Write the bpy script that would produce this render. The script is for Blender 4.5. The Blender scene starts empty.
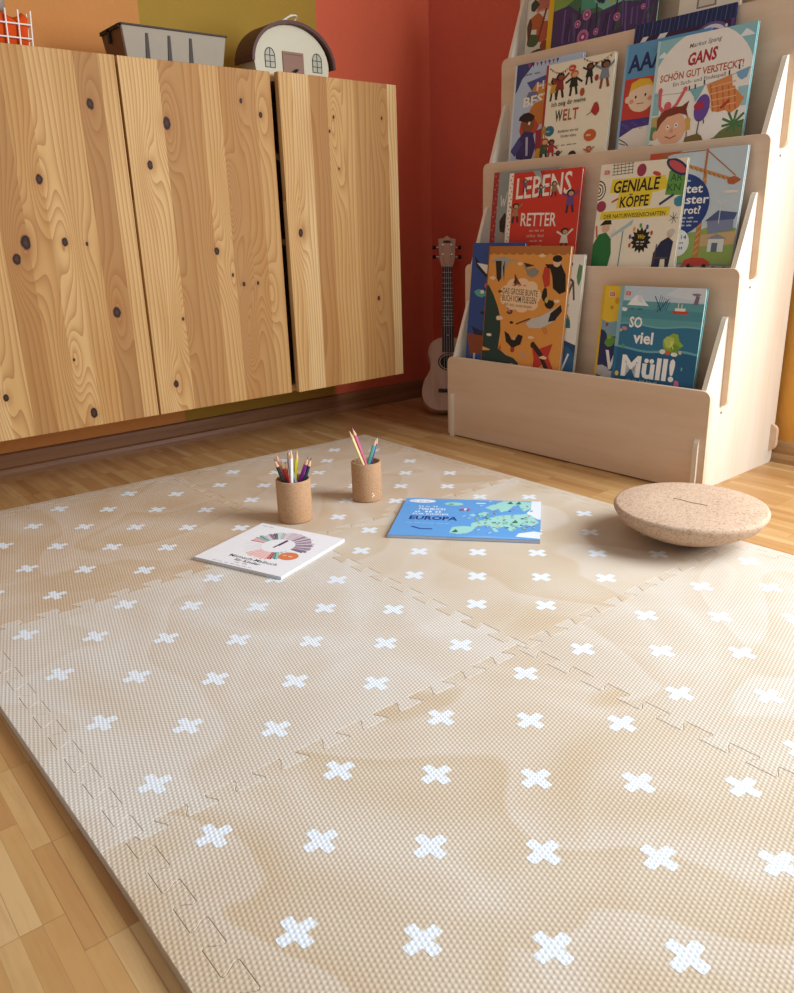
import bpy, bmesh, math, random
from mathutils import Vector, Matrix
random.seed(7)
PI = math.pi
sc = bpy.context.scene
COL = sc.collection

# ------------------------------------------------------------------ camera
cam_d = bpy.data.cameras.new('camera'); cam = bpy.data.objects.new('camera', cam_d); COL.objects.link(cam)
RIGHT = Vector((0.63297, 0.77363, -0.02892)); DOWN = Vector((0.22774, -0.22178, -0.94813)); FWD = Vector((-0.73992, 0.59355, -0.31657))
M3 = Matrix((RIGHT, -DOWN, -FWD)).transposed()
cam.matrix_world = Matrix.Translation((0.66323, -0.75564, 0.61226)) @ M3.to_4x4()
cam_d.sensor_fit = 'HORIZONTAL'; cam_d.sensor_width = 36; cam_d.lens = 36 * 799.9 / 794; cam_d.clip_start = .02
sc.camera = cam

# ------------------------------------------------------------------ light
sc.view_settings.view_transform = 'Standard'; sc.view_settings.look = 'None'
sc.view_settings.gamma = 1; sc.view_settings.use_curve_mapping = False
sc.view_settings.exposure = 0.1
world = bpy.data.worlds.new('room_world'); sc.world = world; world.use_nodes = True
bgn = world.node_tree.nodes['Background']; bgn.inputs[0].default_value = (.98, .96, .94, 1); bgn.inputs[1].default_value = .41
al = bpy.data.lights.new('window_daylight', 'AREA'); al.shape = 'RECTANGLE'; al.size = 1.25; al.size_y = 1.5
al.energy = 95; al.color = (.84, .925, 1.0)
alo = bpy.data.objects.new('window_daylight', al); COL.objects.link(alo)
alo.location = (1.08, 1.42, 1.22)
alo.rotation_euler = Vector((.62, .62, .48)).to_track_quat('Z', 'Y').to_euler()

# ------------------------------------------------------------------ node helpers
def lin(h):
    h = h.lstrip('#'); v = [int(h[i:i+2], 16) / 255 for i in (0, 2, 4)]
    return tuple(c / 12.92 if c <= .04045 else ((c + .055) / 1.055) ** 2.4 for c in v) + (1,)
class NT:
    def __init__(s, name, rough=.5, spec=.5):
        s.m = bpy.data.materials.new(name); s.m.use_nodes = True; s.t = s.m.node_tree
        s.p = s.t.nodes['Principled BSDF']; s.p.inputs['Roughness'].default_value = rough
        s.p.inputs['Specular IOR Level'].default_value = spec
    def n(s, typ, **kw):
        x = s.t.nodes.new('ShaderNode' + typ)
        for k, v in kw.items(): setattr(x, k, v)
        return x
    def put(s, sock, v):
        if isinstance(v, bpy.types.NodeSocket): s.t.links.new(v, sock)
        elif isinstance(v, (tuple, list)) and len(v) == 3 and sock.type == 'RGBA': sock.default_value = (*v, 1)
        else: sock.default_value = v
    def math(s, op, a, b=0.0, c=None):
        x = s.n('Math', operation=op); s.put(x.inputs[0], a); s.put(x.inputs[1], b)
        if c is not None: s.put(x.inputs[2], c)
        return x.outputs[0]
    def obj(s): return s.n('TexCoord').outputs['Object']
    def pos(s): return s.n('NewGeometry').outputs['Position']
    def sep(s, v):
        x = s.n('SeparateXYZ'); s.put(x.inputs[0], v); return x.outputs
    def comb(s, a=0., b=0., c=0.):
        x = s.n('CombineXYZ'); s.put(x.inputs[0], a); s.put(x.inputs[1], b); s.put(x.inputs[2], c); return x.outputs[0]
    def vmul(s, v, k):
        x = s.n('VectorMath', operation='MULTIPLY'); s.put(x.inputs[0], v); s.put(x.inputs[1], k); return x.outputs[0]
    def vadd(s, v, k):
        x = s.n('VectorMath', operation='ADD'); s.put(x.inputs[0], v); s.put(x.inputs[1], k); return x.outputs[0]
    def noise(s, v, scale=5., detail=3., rough=.5, dist=0.):
        x = s.n('TexNoise'); s.put(x.inputs['Vector'], v); x.inputs['Scale'].default_value = scale
        x.inputs['Detail'].default_value = detail; x.inputs['Roughness'].default_value = rough; x.inputs['Distortion'].default_value = dist
        return x.outputs[0]
    def white(s, v):
        x = s.n('TexWhiteNoise', noise_dimensions='3D'); s.put(x.inputs['Vector'], v); return x.outputs['Value']
    def ramp(s, f, stops, interp='LINEAR'):
        x = s.n('ValToRGB'); s.put(x.inputs[0], f); r = x.color_ramp; r.interpolation = interp
        while len(r.elements) < len(stops): r.elements.new(.5)
        for e, (p, c) in zip(r.elements, stops): e.position = p; e.color = lin(c) if isinstance(c, str) else (*c[:3], 1)
        return x.outputs[0]
    def mix(s, f, a, b, mode='MIX'):
        x = s.n('Mix', data_type='RGBA', blend_type=mode); s.put(x.inputs[0], f)
        s.put(x.inputs[6], lin(a) if isinstance(a, str) else a); s.put(x.inputs[7], lin(b) if isinstance(b, str) else b)
        return x.outputs[2]
    def col(s, v): s.put(s.p.inputs['Base Color'], lin(v) if isinstance(v, str) else v); return s
    def bump(s, h, strength=.3, dist=.01):
        b = s.n('Bump'); b.inputs['Strength'].default_value = strength; b.inputs['Distance'].default_value = dist
        s.put(b.inputs['Height'], h); s.t.links.new(b.outputs[0], s.p.inputs['Normal']); return s

_cache = {}
def flat(hexs, rough=.5, spec=.4, metal=0.):
    k = (hexs, rough, spec, metal)
    if k not in _cache:
        t = NT('paint_' + hexs.lstrip('#'), rough, spec); t.p.inputs['Metallic'].default_value = metal
        nz = t.noise(t.obj(), 60, 2); base = lin(hexs)
        dk = tuple(c * .93 for c in base[:3]) + (1,)
        t.col(t.mix(nz, base, dk)); _cache[k] = t.m
    return _cache[k]

# ------------------------------------------------------------------ mesh builder
class MB:
    def __init__(s): s.v = []; s.f = []; s.mi = []; s.sm = []
    def add(s, vs, fs, mi=0, smooth=False):
        o = len(s.v); s.v += [tuple(v) for v in vs]
        for f in fs: s.f.append([i + o for i in f]); s.mi.append(mi); s.sm.append(smooth)
    def box(s, x0, x1, y0, y1, z0, z1, mi=0):
        s.add([(x0,y0,z0),(x1,y0,z0),(x1,y1,z0),(x0,y1,z0),(x0,y0,z1),(x1,y0,z1),(x1,y1,z1),(x0,y1,z1)],
              [(0,3,2,1),(4,5,6,7),(0,1,5,4),(1,2,6,5),(2,3,7,6),(3,0,4,7)], mi)
    def hexa(s, p, mi=0): s.add(p, [(0,3,2,1),(4,5,6,7),(0,1,5,4),(1,2,6,5),(2,3,7,6),(3,0,4,7)], mi)
    def prism(s, poly, d0, d1, fn, mi=0, sides_smooth=False):
        """poly: list of 2D points; fn(a,b,d)->3D"""
        n = len(poly)
        s.add([fn(a, b, d0) for a, b in poly] + [fn(a, b, d1) for a, b in poly], [list(range(n))[::-1], list(range(n, 2*n))], mi)
        o = len(s.v) - 2*n
        for i in range(n):
            j = (i+1) % n; s.f.append([o+i, o+j, o+n+j, o+n+i]); s.mi.append(mi); s.sm.append(sides_smooth)
    def tube(s, pts, r, n=8, mi=0, cap=True, closed=False):
        pts = [Vector(p) for p in pts]; m = len(pts); rr = r if isinstance(r, (list, tuple)) else [r]*m
        rings = []; prev = None
        for i, p in enumerate(pts):
            if closed: t = (pts[(i+1) % m] - pts[i-1])
            else: t = (pts[min(i+1, m-1)] - pts[max(i-1, 0)])
            t.normalize()
            a = prev if prev is not None else (Vector((0,0,1)) if abs(t.z) < .9 else Vector((1,0,0)))
            x = (a - t * a.dot(t)).normalized(); y = t.cross(x); prev = x
            rings.append([p + (x*math.cos(2*PI*k/n) + y*math.sin(2*PI*k/n)) * rr[i] for k in range(n)])
        vs = [q for R in rings for q in R]; fs = []
        for i in range(m if closed else m-1):
            i2 = (i+1) % m
            for k in range(n): fs.append((i*n+k, i*n+(k+1) % n, i2*n+(k+1) % n, i2*n+k))
        s.add(vs, fs, mi, True)
        if cap and not closed:
            s.add(rings[0], [list(range(n))[::-1]], mi); s.add(rings[-1], [list(range(n))], mi)
    def lathe(s, prof, cx=0, cy=0, n=48, mi=0, smooth=True):
        vs = []; fs = []
        for r, z in prof:
            for k in range(n): vs.append((cx + r*math.cos(2*PI*k/n), cy + r*math.sin(2*PI*k/n), z))
        for i in range(len(prof)-1):
            for k in range(n): fs.append((i*n+k, i*n+(k+1) % n, (i+1)*n+(k+1) % n, (i+1)*n+k))
        s.add(vs, fs, mi, smooth)
    def build(s, name, mats, parent=None, loc=None, bevel=0., seg=2, merge=False, autosmooth=False):
        me = bpy.data.meshes.new(name); me.from_pydata(s.v, [], s.f)
        if not isinstance(mats, (list, tuple)): mats = [mats]
        for m in mats: me.materials.append(m)
        me.polygons.foreach_set('material_index', s.mi); me.polygons.foreach_set('use_smooth', s.sm)
        me.update()
        if merge:
            b = bmesh.new(); b.from_mesh(me); bmesh.ops.remove_doubles(b, verts=b.verts, dist=1e-5)
            bmesh.ops.recalc_face_normals(b, faces=b.faces); b.to_mesh(me); b.free()
        o = bpy.data.objects.new(name, me); COL.objects.link(o)
        if parent: o.parent = parent
        if loc: o.location = loc
        if bevel:
            md = o.modifiers.new('bevel', 'BEVEL'); md.width = bevel; md.segments = seg; md.limit_method = 'ANGLE'; md.angle_limit = .7
        return o
def tag(o, label=None, cat=None, group=None, kind=None):
    if label: o['label'] = label
    if cat: o['category'] = cat
    if group: o['group'] = group
    if kind: o['kind'] = kind
    return o
def thing(name, label, cat, loc=(0,0,0), rot=(0,0,0), group=None):
    o = bpy.data.objects.new(name, None); COL.objects.link(o); o.location = loc; o.rotation_euler = rot
    o.empty_display_size = .02
    return tag(o, label, cat, group)
def rrect(x0, y0, x1, y1, r, n=5, corners=(1,1,1,1)):
    """rounded rectangle, ccw; corners: bl, br, tr, tl"""
    out = []
    for (cx, cy, a0, on, px, py) in ((x0+r, y0+r, PI, corners[0], x0, y0), (x1-r, y0+r, 1.5*PI, corners[1], x1, y0),
                             (x1-r, y1-r, 0, corners[2], x1, y1), (x0+r, y1-r, .5*PI, corners[3], x0, y1)):
        if on:
            for k in range(n+1):
                a = a0 + .5*PI*k/n; out.append((cx + r*math.cos(a), cy + r*math.sin(a)))
        else: out.append((px, py))
    return out

# ------------------------------------------------------------------ materials
def m_parquet():
    t = NT('oak_parquet', .38, .5); p = t.sep(t.pos())
    x, y = p[0], p[1]
    row = t.math('FLOOR', t.math('DIVIDE', y, .0205))
    # staves all along x, blocks .163 long, ends aligned in sixes
    grp = t.math('FLOOR', t.math('DIVIDE', t.math('ADD', y, .0), .159))
    xo = t.math('ADD', x, t.math('MULTIPLY', t.math('MODULO', t.math('ABSOLUTE', grp), 2.), .055))
    xo = t.math('ADD', xo, .122)
    cellx = t.math('FLOOR', t.math('DIVIDE', xo, .163))
    rnd = t.white(t.comb(cellx, row, 0.)); rnd2 = t.white(t.comb(cellx, row, 3.))
    gv = t.comb(t.math('MULTIPLY', x, 6.), t.math('MULTIPLY', y, 110.), t.math('MULTIPLY', rnd, 37.))
    gr = t.noise(gv, 1., 4., .6, .4)
    big = t.noise(t.comb(t.math('MULTIPLY', x, 14.), t.math('MULTIPLY', y, 34.), t.math('MULTIPLY', rnd2, 37.)), 1., 2.)
    c = t.ramp(rnd, [(0, '#a87848'), (.1, '#b48654'), (.45, '#bc905a'), (.85, '#c29a64'), (1, '#ceaa78')])
    c = t.mix(t.math('MULTIPLY', t.ramp(gr, [(.45, (0,0,0)), (.8, (1,1,1))]), .35), c, lin('#96683c'))
    c = t.mix(t.math('MULTIPLY', t.ramp(big, [(.5, (0,0,0)), (.75, (1,1,1))]), .25), c, lin('#a97442'))
    fy = t.math('FRACT', t.math('DIVIDE', y, .0205)); fx = t.math('FRACT', t.math('DIVIDE', xo, .163))
    ey = t.math('MINIMUM', fy, t.math('SUBTRACT', 1., fy)); ex = t.math('MINIMUM', fx, t.math('SUBTRACT', 1., fx))
    ly = t.math('LESS_THAN', ey, t.math('ADD', .008, t.math('MULTIPLY', t.math('GREATER_THAN', t.white(t.comb(cellx, row, 9.)), .72), .03)))
    lx = t.math('LESS_THAN', ex, .0035)
    line = t.math('MAXIMUM', ly, lx)
    c = t.mix(t.math('MULTIPLY', line, .38), c, lin('#5d3a1e'))
    t.col(c); t.bump(t.math('SUBTRACT', t.math('MULTIPLY', gr, .1), line), .25, .002)
    t.put(t.p.inputs['Roughness'], t.math('ADD', .32, t.math('MULTIPLY', gr, .2)))
    return t.m
def plaster(t, c):
    t.col(c); v = t.pos(); t.bump(t.math('ADD', t.noise(v, 140, 3), t.math('MULTIPLY', t.noise(v, 30, 2), 1.2)), .30, .004); return t.m
def m_wall_left():
    t = NT('painted_plaster_stripes', .85, .2); y = t.sep(t.pos())[1]
    w = t.math('MULTIPLY', t.math('SUBTRACT', t.noise(t.pos(), 25, 1), .5), .004); y = t.math('ADD', y, w)
    c = t.mix(t.math('GREATER_THAN', y, .270), '#d08c4e', '#a98636'); c = t.mix(t.math('GREATER_THAN', y, .845), c, '#d66648')
    c = t.mix(t.math('MULTIPLY', t.noise(t.pos(), 4, 2), .15), c, (.02,.01,.005,1))
    return plaster(t, c)
def m_wall_right():
    t = NT('painted_plaster_red_ochre', .85, .2); x = t.sep(t.pos())[0]
    c = t.mix(t.math('GREATER_THAN', x, -.66), '#d96850', '#e6a850')
    c = t.mix(t.math('MULTIPLY', t.noise(t.pos(), 4, 2), .15), c, (.02,.01,.005,1))
    return plaster(t, c)
def m_wood(name, light, mid, dark, sx, sy, axis='x', rough=.5, amt=.5, fig=0.):
    """plain grained wood; grain runs along 'axis' of object space"""
    t = NT(name, rough, .35); o = t.sep(t.obj()); a = {'x': (0,1,2), 'y': (1,0,2), 'z': (2,0,1)}[axis]
    v = t.comb(t.math('MULTIPLY', o[a[0]], sx), t.math('MULTIPLY', o[a[1]], sy), t.math('MULTIPLY', o[a[2]], sy))
    g = t.noise(v, 1., 4., .6, .3); g2 = t.noise(t.vmul(v, (.35,.22,.22)), 1., 2.)
    c = t.mix(t.ramp(g2, [(.35, (0,0,0)), (.7, (1,1,1))]), light, mid)
    c = t.mix(t.math('MULTIPLY', t.ramp(g, [(.48, (0,0,0)), (.75, (1,1,1))]), amt), c, lin(dark))
    t.col(c); t.bump(g, .08, .001); return t.m
def m_pine(name, knots, seed):
    t = NT(name, .62, .22); o = t.sep(t.obj()); y, z = o[1], o[2]   # object space: across = y, up = z
    # irregular glued staves
    yy = t.math('ADD', y, t.math('MULTIPLY', t.math('SUBTRACT', t.noise(t.comb(t.math('MULTIPLY', y, 9.), seed, 0.), 1., 1.), .5), .06))
    st = t.math('FLOOR', t.math('DIVIDE', yy, .052)); rn = t.white(t.comb(st, seed, 1.)); rn2 = t.white(t.comb(st, seed, 2.))
    off = t.math('MULTIPLY', rn, 23.)
    lo = t.noise(t.comb(t.math('MULTIPLY', y, 7.), t.math('MULTIPLY', z, 1.1), off), 1., 2., .5)     # slow waviness
    h = t.math('ADD', t.math('MULTIPLY', y, t.math('ADD', 45., t.math('MULTIPLY', rn2, 75.))), t.math('MULTIPLY', lo, t.math('ADD', 2., t.math('MULTIPLY', rn, 7.))))
    kd = None
    for i, (ky, kz, r, amp) in enumerate(knots):
        dy = t.math('DIVIDE', t.math('SUBTRACT', y, ky), .022 * max(1, r/.010)); dz = t.math('DIVIDE', t.math('SUBTRACT', z, kz), .085 * max(1, r/.010))
        d2 = t.math('ADD', t.math('MULTIPLY', dy, dy), t.math('MULTIPLY', dz, dz))
        h = t.math('ADD', h, t.math('MULTIPLY', t.math('EXPONENT', t.math('MULTIPLY', d2, -1.)), amp))
        if r > 0:
            ey = t.math('DIVIDE', t.math('SUBTRACT', y, ky), r*.85); ez = t.math('DIVIDE', t.math('SUBTRACT', z, kz), r*1.25)
            e = t.math('SQRT', t.math('ADD', t.math('MULTIPLY', ey, ey), t.math('MULTIPLY', ez, ez)))
            kd = e if kd is None else t.math('MINIMUM', kd, e)
    fr = t.math('FRACT', h); ring = t.math('POWER', fr, 2.2)
    fine = t.noise(t.comb(t.math('MULTIPLY', y, 900.), t.math('MULTIPLY', z, 12.), off), 1., 2.)
    c = t.ramp(rn2, [(0, '#a27646'), (.25, '#b58a54'), (.5, '#c59c64'), (.75, '#cfa972'), (1, '#d8b886')])
    tone = t.noise(t.comb(t.math('MULTIPLY', y, 16.), t.math('MULTIPLY', z, 2.), off), 1., 2.)
    c = t.mix(t.math('MULTIPLY', t.ramp(tone, [(.45, (0,0,0)), (.72, (1,1,1))]), .45), c, lin('#a87434'))
    c = t.mix(t.math('MULTIPLY', ring, .62), c, lin('#8c5426'))
    c = t.mix(t.math('MULTIPLY', fine, .14), c, lin('#9a6434'))
    k = t.math('ADD', kd, t.math('MULTIPLY', t.math('SUBTRACT', t.noise(t.vmul(t.obj(), (90,90,90)), 1., 2.), .5), .55))
    halo = t.ramp(t.math('DIVIDE', k, 4.), [(.24, (1,1,1)), (.75, (0,0,0))])
    c = t.mix(t.math('MULTIPLY', halo, .35), c, lin('#9c6236'))
    rim = t.ramp(t.math('DIVIDE', k, 2.), [(.42, (1,1,1)), (.56, (0,0,0))])
    kc = t.mix(t.ramp(t.math('DIVIDE', k, 2.), [(.1, (0,0,0)), (.4, (1,1,1))]), '#4a2a1a', '#1c100c')
    c = t.mix(rim, c, kc)
    t.col(c); t.bump(ring, .05, .001); return t.m
def m_mat(seed, tone='#d0bda2', k=.0):
    t = NT('foam_mat_beige_marbled', .75, .25); v = t.pos(); p = t.sep(v)
    w = t.vadd(t.vmul(v, (.9, .9, .9)), (seed*3.7, seed*1.3, 0.))
    n1 = t.noise(w, 2.6, 1.5, .45, 1.1); n2 = t.noise(t.vadd(w, (7., 2., 1.)), 5., 1., .5, .8)
    f = t.ramp(n1, [(.34, '#cab598'), (.42, '#d5c9b9'), (.5, '#ddd4c9'), (.515, '#ccb89c'), (.60, '#d5c8b6'), (.66, '#dfd8ce'), (.75, '#cdb99f')])
    f2 = t.ramp(n2, [(.4, '#c9b091'), (.55, '#dcd2c4'), (.62, '#cebb9f')])
    c = t.mix(.35, f, f2); c = t.mix(k, c, tone)
    hb = emboss(t, v)
    c = t.mix(t.math('MULTIPLY', t.math('SUBTRACT', 1., hb), .22), c, lin('#8f7c66'))
    t.col(c); t.bump(hb, .55, .0012)
    return t.m
def emboss(t, v):
    p = t.sep(v); s = 1.5; K = 2*PI/.0049
    for d in (-45, 15, 75):
        a = math.radians(d); q = t.math('ADD', t.math('MULTIPLY', p[0], K*math.cos(a)), t.math('MULTIPLY', p[1], K*math.sin(a)))
        s = t.math('ADD', s, t.math('COSINE', q))
    return t.math('DIVIDE', s, 4.5)
def m_cross():
    t = NT('white_printed_foam', .7, .25); h = emboss(t, t.pos())
    t.col(t.mix(t.math('MULTIPLY', t.math('SUBTRACT', 1., h), .35), lin('#e8eef4'), lin('#c4cad0'))); t.bump(h, .5, .0012); return t.m
def m_cork(name, a, b, c2, sc_=260.):
    t = NT(name, .85, .15); v = t.obj()
    vo = t.n('TexVoronoi'); t.put(vo.inputs['Vector'], v); vo.inputs['Scale'].default_value = sc_
    r = t.sep(vo.outputs['Color'])[0]
    c = t.ramp(r, [(0, c2), (.18, b), (.5, a), (.85, a), (1, b)]); n = t.noise(v, sc_*1.7, 3)
    c = t.mix(t.math('MULTIPLY', n, .3), c, lin(c2)); t.col(c); t.bump(t.math('ADD', r, n), .35, .001); return t.m

BIRCH = m_wood('birch_plywood', '#dfc5ac', '#d8ba9c', '#c29c78', 5., 60., 'x', .5, .22)
BIRCH_S = m_wood('birch_plywood_side_lit', '#e5d8c6', '#dfcfb8', '#cab290', 5., 60., 'z', .5, .2)  # same birch, whitened: window brightness on the shelf sides put into the colour
BASEB = m_wood('baseboard_oak_lit', '#b18a5e', '#a67e54', '#7d5a38', 4., 90., 'x', .45, .5)  # lighter copy of the oak, daylight on the right wall's baseboard painted in
BASEB_Y = m_wood('baseboard_oak_shaded', '#8f6440', '#825838', '#5a3a22', 4., 90., 'y', .45, .5)  # darker copy of the oak, shade along the left wall painted in
BLACK = flat('#15120f', .7)

# ================================================================== STRUCTURE
WX, WY = -1.66, 1.31
def struct(mb, name, mats, **k):
    o = mb.build(name, mats, **k); o['kind'] = 'structure'; return o
b = MB(); b.box(WX-.1, 2.2, -1.6, WY+.1, -.05, 0); struct(b, 'floor', m_parquet())
b = MB(); b.box(WX-.1, WX, -1.6, WY+.1, 0, 2.5); struct(b, 'wall_left', m_wall_left())
b = MB(); wx0, wx1, wz0, wz1 = .18, 1.65, .35, 2.1
b.box(WX, wx0, WY, WY+.1, 0, 2.5); b.box(wx1, 2.2, WY, WY+.1, 0, 2.5); b.box(wx0, wx1, WY, WY+.1, 0, wz0); b.box(wx0, wx1, WY, WY+.1, wz1, 2.5)
struct(b, 'wall_right', m_wall_right())
b = MB()
for q in ((wx0, wx0+.05, wz0, wz1), (wx1-.05, wx1, wz0, wz1), (wx0, wx1, wz0, wz0+.05), (wx0, wx1, wz1-.05, wz1)): b.box(q[0], q[1], WY+.02, WY+.07, q[2], q[3])
struct(b, 'window_1', flat('#efece6', .4))
def bb_prof(): return [(0,0),(.026,0),(.026,.012),(.022,.022),(.014,.026),(.014,.052),(.011,.060),(.004,.063),(0,.063)]
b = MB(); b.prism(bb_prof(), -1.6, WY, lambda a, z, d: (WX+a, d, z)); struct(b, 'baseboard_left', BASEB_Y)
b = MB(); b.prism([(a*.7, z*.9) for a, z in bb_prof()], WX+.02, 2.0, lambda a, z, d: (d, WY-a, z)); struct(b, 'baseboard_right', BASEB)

# ================================================================== PLAY MAT
XS, YS, T = -.055, .052, .60          # junction of the four front tiles, tile pitch
HM = .012
PITCH = T/10
def warp(x, y):
    k = min(max(-x/1.24, 0), 1.1)
    return x + .03*(y-.1)*k - (.004 if x < -1.2 else 0), y + (.018*x*min(max(-y/.6, 0), 1) if x < 0 else 0)
def teeth(n=10, ph=0, L=T):
    """dovetail seam line from 0 to L as (s, offset) with offset +-.009"""
    out = [(0, 0)]
    for i in range(n):
        s0 = i*PITCH
        q = [(s0, -.009), (s0+PITCH*.42, -.009), (s0+PITCH*.36, -.006), (s0+PITCH*.44, .006), (s0+PITCH*.38, .009)]
        A_ = .0105
        q = [(s0+PITCH*(-.04 if i else .05), -A_), (s0+PITCH*.54, -A_), (s0+PITCH*.565, -A_*.82), (s0+PITCH*.555, -A_*.5), (s0+PITCH*.445, A_*.5), (s0+PITCH*.435, A_*.82), (s0+PITCH*.46, A_),
             (s0+PITCH*.98, A_), (s0+PITCH*1.065, A_*.82), (s0+PITCH*1.055, A_*.5)]
        if i < n-1: q[7] = (s0+PITCH*1.04, A_)
        out += q + [(s0+PITCH*.945, -A_*.5), (s0+PITCH*.935, -A_*.82)] if i < n-1 else q[:-2]
    return out + [(n*PITCH, 0)]
G = .00015
def seam(a, b, flip=1, g=0.):
    """points between world points a and b; offset to the left normal; g pulls the outline inwards"""
    a = Vector(a); b = Vector(b); d = (b-a).normalized(); nrm = Vector((-d.y, d.x))
    return [a + d*s + nrm*(o*flip + g) for s, o in teeth()]
def edge(p, q, kind):
    """boundary of a tile from p to q (ccw); same seam geometry whichever tile asks"""
    p = Vector(p); q = Vector(q)
    lo, hi = (p, q) if (p.x + p.y) < (q.x + q.y) else (q, p)
    pts = seam(lo, hi)
    if lo is q: pts = pts[::-1]
    return pts
def inset(poly, g):
    n = len(poly); out = []
    for i in range(n):
        a, b, c = poly[i-1], poly[i], poly[(i+1) % n]
        d1 = (b-a).normalized(); d2 = (c-b).normalized(); n1 = Vector((-d1.y, d1.x)); n2 = Vector((-d2.y, d2.x))
        m = n1 + n2; m = m / max(m.dot(n1), .3) if m.length > 1e-6 else n1
        out.append(b + m*g)
    return out
def foam(name, poly, mats, crosses=(), origin=(0, 0)):
    poly = [p for i, p in enumerate(poly) if (p-poly[i-1]).length > 1e-5]
    me = bmesh.new(); poly = inset(poly, G)
    W = [warp(p.x, p.y) for p in poly]
    vb = [me.verts.new((x-origin[0], y-origin[1], 0)) for x, y in W]
    f = me.faces.new(vb); f.normal_update()
    if f.normal.z < 0: f.normal_flip()
    r = bmesh.ops.extrude_face_region(me, geom=[f]); top = [v for v in r['geom'] if isinstance(v, bmesh.types.BMVert)]
    bmesh.ops.translate(me, verts=top, vec=(0, 0, HM))
    tf = [x for x in r['geom'] if isinstance(x, bmesh.types.BMFace)][0]
    rr = bmesh.ops.inset_region(me, faces=[tf], thickness=.0007, depth=0)
    for v in tf.verts: v.co.z += .0006
    for v in me.verts:
        if v.co.z > HM + .0001: pass
    bmesh.ops.recalc_face_normals(me, faces=me.faces)
    bmesh.ops.triangulate(me, faces=[f for f in me.faces if len(f.verts) > 4])
    for (cx, cy) in crosses:
        L, w = .0195, .0062; a0 = random.uniform(-.03, .03)
        pr = [(L,-w+.0015),(L,w-.0015),(L-.0015,w),(w,w),(w,L-.0015),(w-.0015,L),(-w+.0015,L),(-w,L-.0015),(-w,w),(-L+.0015,w),(-L,w-.0015),(-L,-w+.0015),(-L+.0015,-w),(-w,-w),(-w,-L+.0015),(-w+.0015,-L),(w-.0015,-L),(w,-L+.0015),(w,-w),(L-.0015,-w)]
        vs = []
        for a, b_ in pr:
            X = cx + a*math.cos(a0) - b_*math.sin(a0); Y = cy + a*math.sin(a0) + b_*math.cos(a0); X, Y = warp(X, Y)
            vs.append(me.verts.new((X-origin[0], Y-origin[1], HM + .0008)))
        ff = me.faces.new(vs); ff.material_index = 1; ff.normal_update()
        if ff.normal.z < 0: ff.normal_flip()
    m = bpy.data.meshes.new(name); me.to_mesh(m); me.free()
    for x in mats: m.materials.append(x)
    o = bpy.data.objects.new(name, m); COL.objects.link(o); o.location = (origin[0], origin[1], 0.0005); return o
CR = m_cross(); MATS = [m_mat(0., '#cfb899', .3), m_mat(1., '#ded8d0', .5), m_mat(2., '#d6cabb', .45), m_mat(3., '#d8c4aa', .3), m_mat(4., '#cca880', .4), m_mat(5., '#cda984', .35)]  # last two tan tints put the far end's warmer shade into the tile colour
def cgrid(ax, by, par):
    """par 0: 4x4 + 3x3; par 1: 3-rows and 4-rows swapped. ax = largest x of the grid, by = largest y"""
    s = .16106; out = []
    for i in range(7):
        for j in range(7):
            if (par == 0 and i % 2 == j % 2) or (par == 1 and i % 2 != j % 2): out.append((ax - i*s/2, by - j*s/2))
    return out
sC = .16106
tiles = [  # ix, iy, cross grid max x, max y, parity, material, label
 (0, 0, 3*sC, -.001, 0, 0, 'beige marbled foam tile with white crosses, the one nearest the camera'),
 (-1, 0, -.752*sC+.001, -.083*sC+.001, 0, 1, 'beige foam tile with white crosses lying left of the central tile junction'),
 (0, 1, 3*sC+.010, 3.70*sC, 0, 2, 'pale foam tile with white crosses beside the cork balance board, at the right edge'),
 (-1, 1, -.76*sC, 3.64*sC, 1, 3, 'beige foam tile with white crosses directly in front of the bookshelf beneath the map book'),
 (-2, 0, -4.5*sC, -.06*sC, 1, 4, 'beige foam tile with white crosses nearest the left end of the wall cabinet'),
 (-2, 1, -4.46*sC, 3.64*sC, 1, 5, 'beige foam tile with white crosses at the far corner, behind the cork pencil cups'),
]
for ix, iy, ax, by, par, mi, lab in tiles:
    x0, y0 = XS + ix*T, YS + (iy-1)*T; x1, y1 = x0+T, y0+T
    poly = []
    P = [(x0,y0),(x1,y0),(x1,y1),(x0,y1)]
    for k in range(4): poly += edge(P[k], P[(k+1) % 4], 0)
    o = foam('foam_mat_tile', poly, [MATS[mi], CR], cgrid(ax, by, par), (x0+T/2, y0+T/2))
    tag(o, lab, 'play mat', 'interlocking foam floor tiles')
def strip(p, q, outn, lab, mi, w=.036, e0=0, e1=0):
    poly = edge(p, q, 0); p = Vector(p); q = Vector(q); d = (q-p).normalized(); nn = Vector(outn)
    k = 6; out = [q + d*e1 + (p-d*e0-q-d*e1)*i/k + nn*w for i in range(k+1)]
    if e1: out = [q] + [q + d*e1] + out
    if e0: out = out + [p - d*e0]
    poly = poly + out
    # make ccw
    A = sum(poly[i-1].x*poly[i].y - poly[i].x*poly[i-1].y for i in range(len(poly)))
    if A < 0: poly = poly[::-1]
    c = (p+q)/2; o = foam('foam_edge_strip', poly, [MATS[mi], CR], (), (c.x, c.y)); tag(o, lab, 'play mat', 'foam border strips')
yl, yr, xb = YS-T, YS+T, XS-2*T
strip((XS, yl), (XS+T, yl), (0,-1), 'beige foam edging strip along the nearest left edge of the mat', 0)
strip((XS-T, yl), (XS, yl), (0,-1), 'beige foam edging strip along the left side of the mat, middle length', 1)
strip((XS-2*T, yl), (XS-T, yl), (0,-1), 'beige foam edging strip on the left side of the mat, towards the cabinet', 4)
strip((XS-2*T, yr), (XS-T, yr), (0,1), 'beige foam edging strip in front of the ukulele and shelf corner', 5, w=.030, e0=.036)
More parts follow.
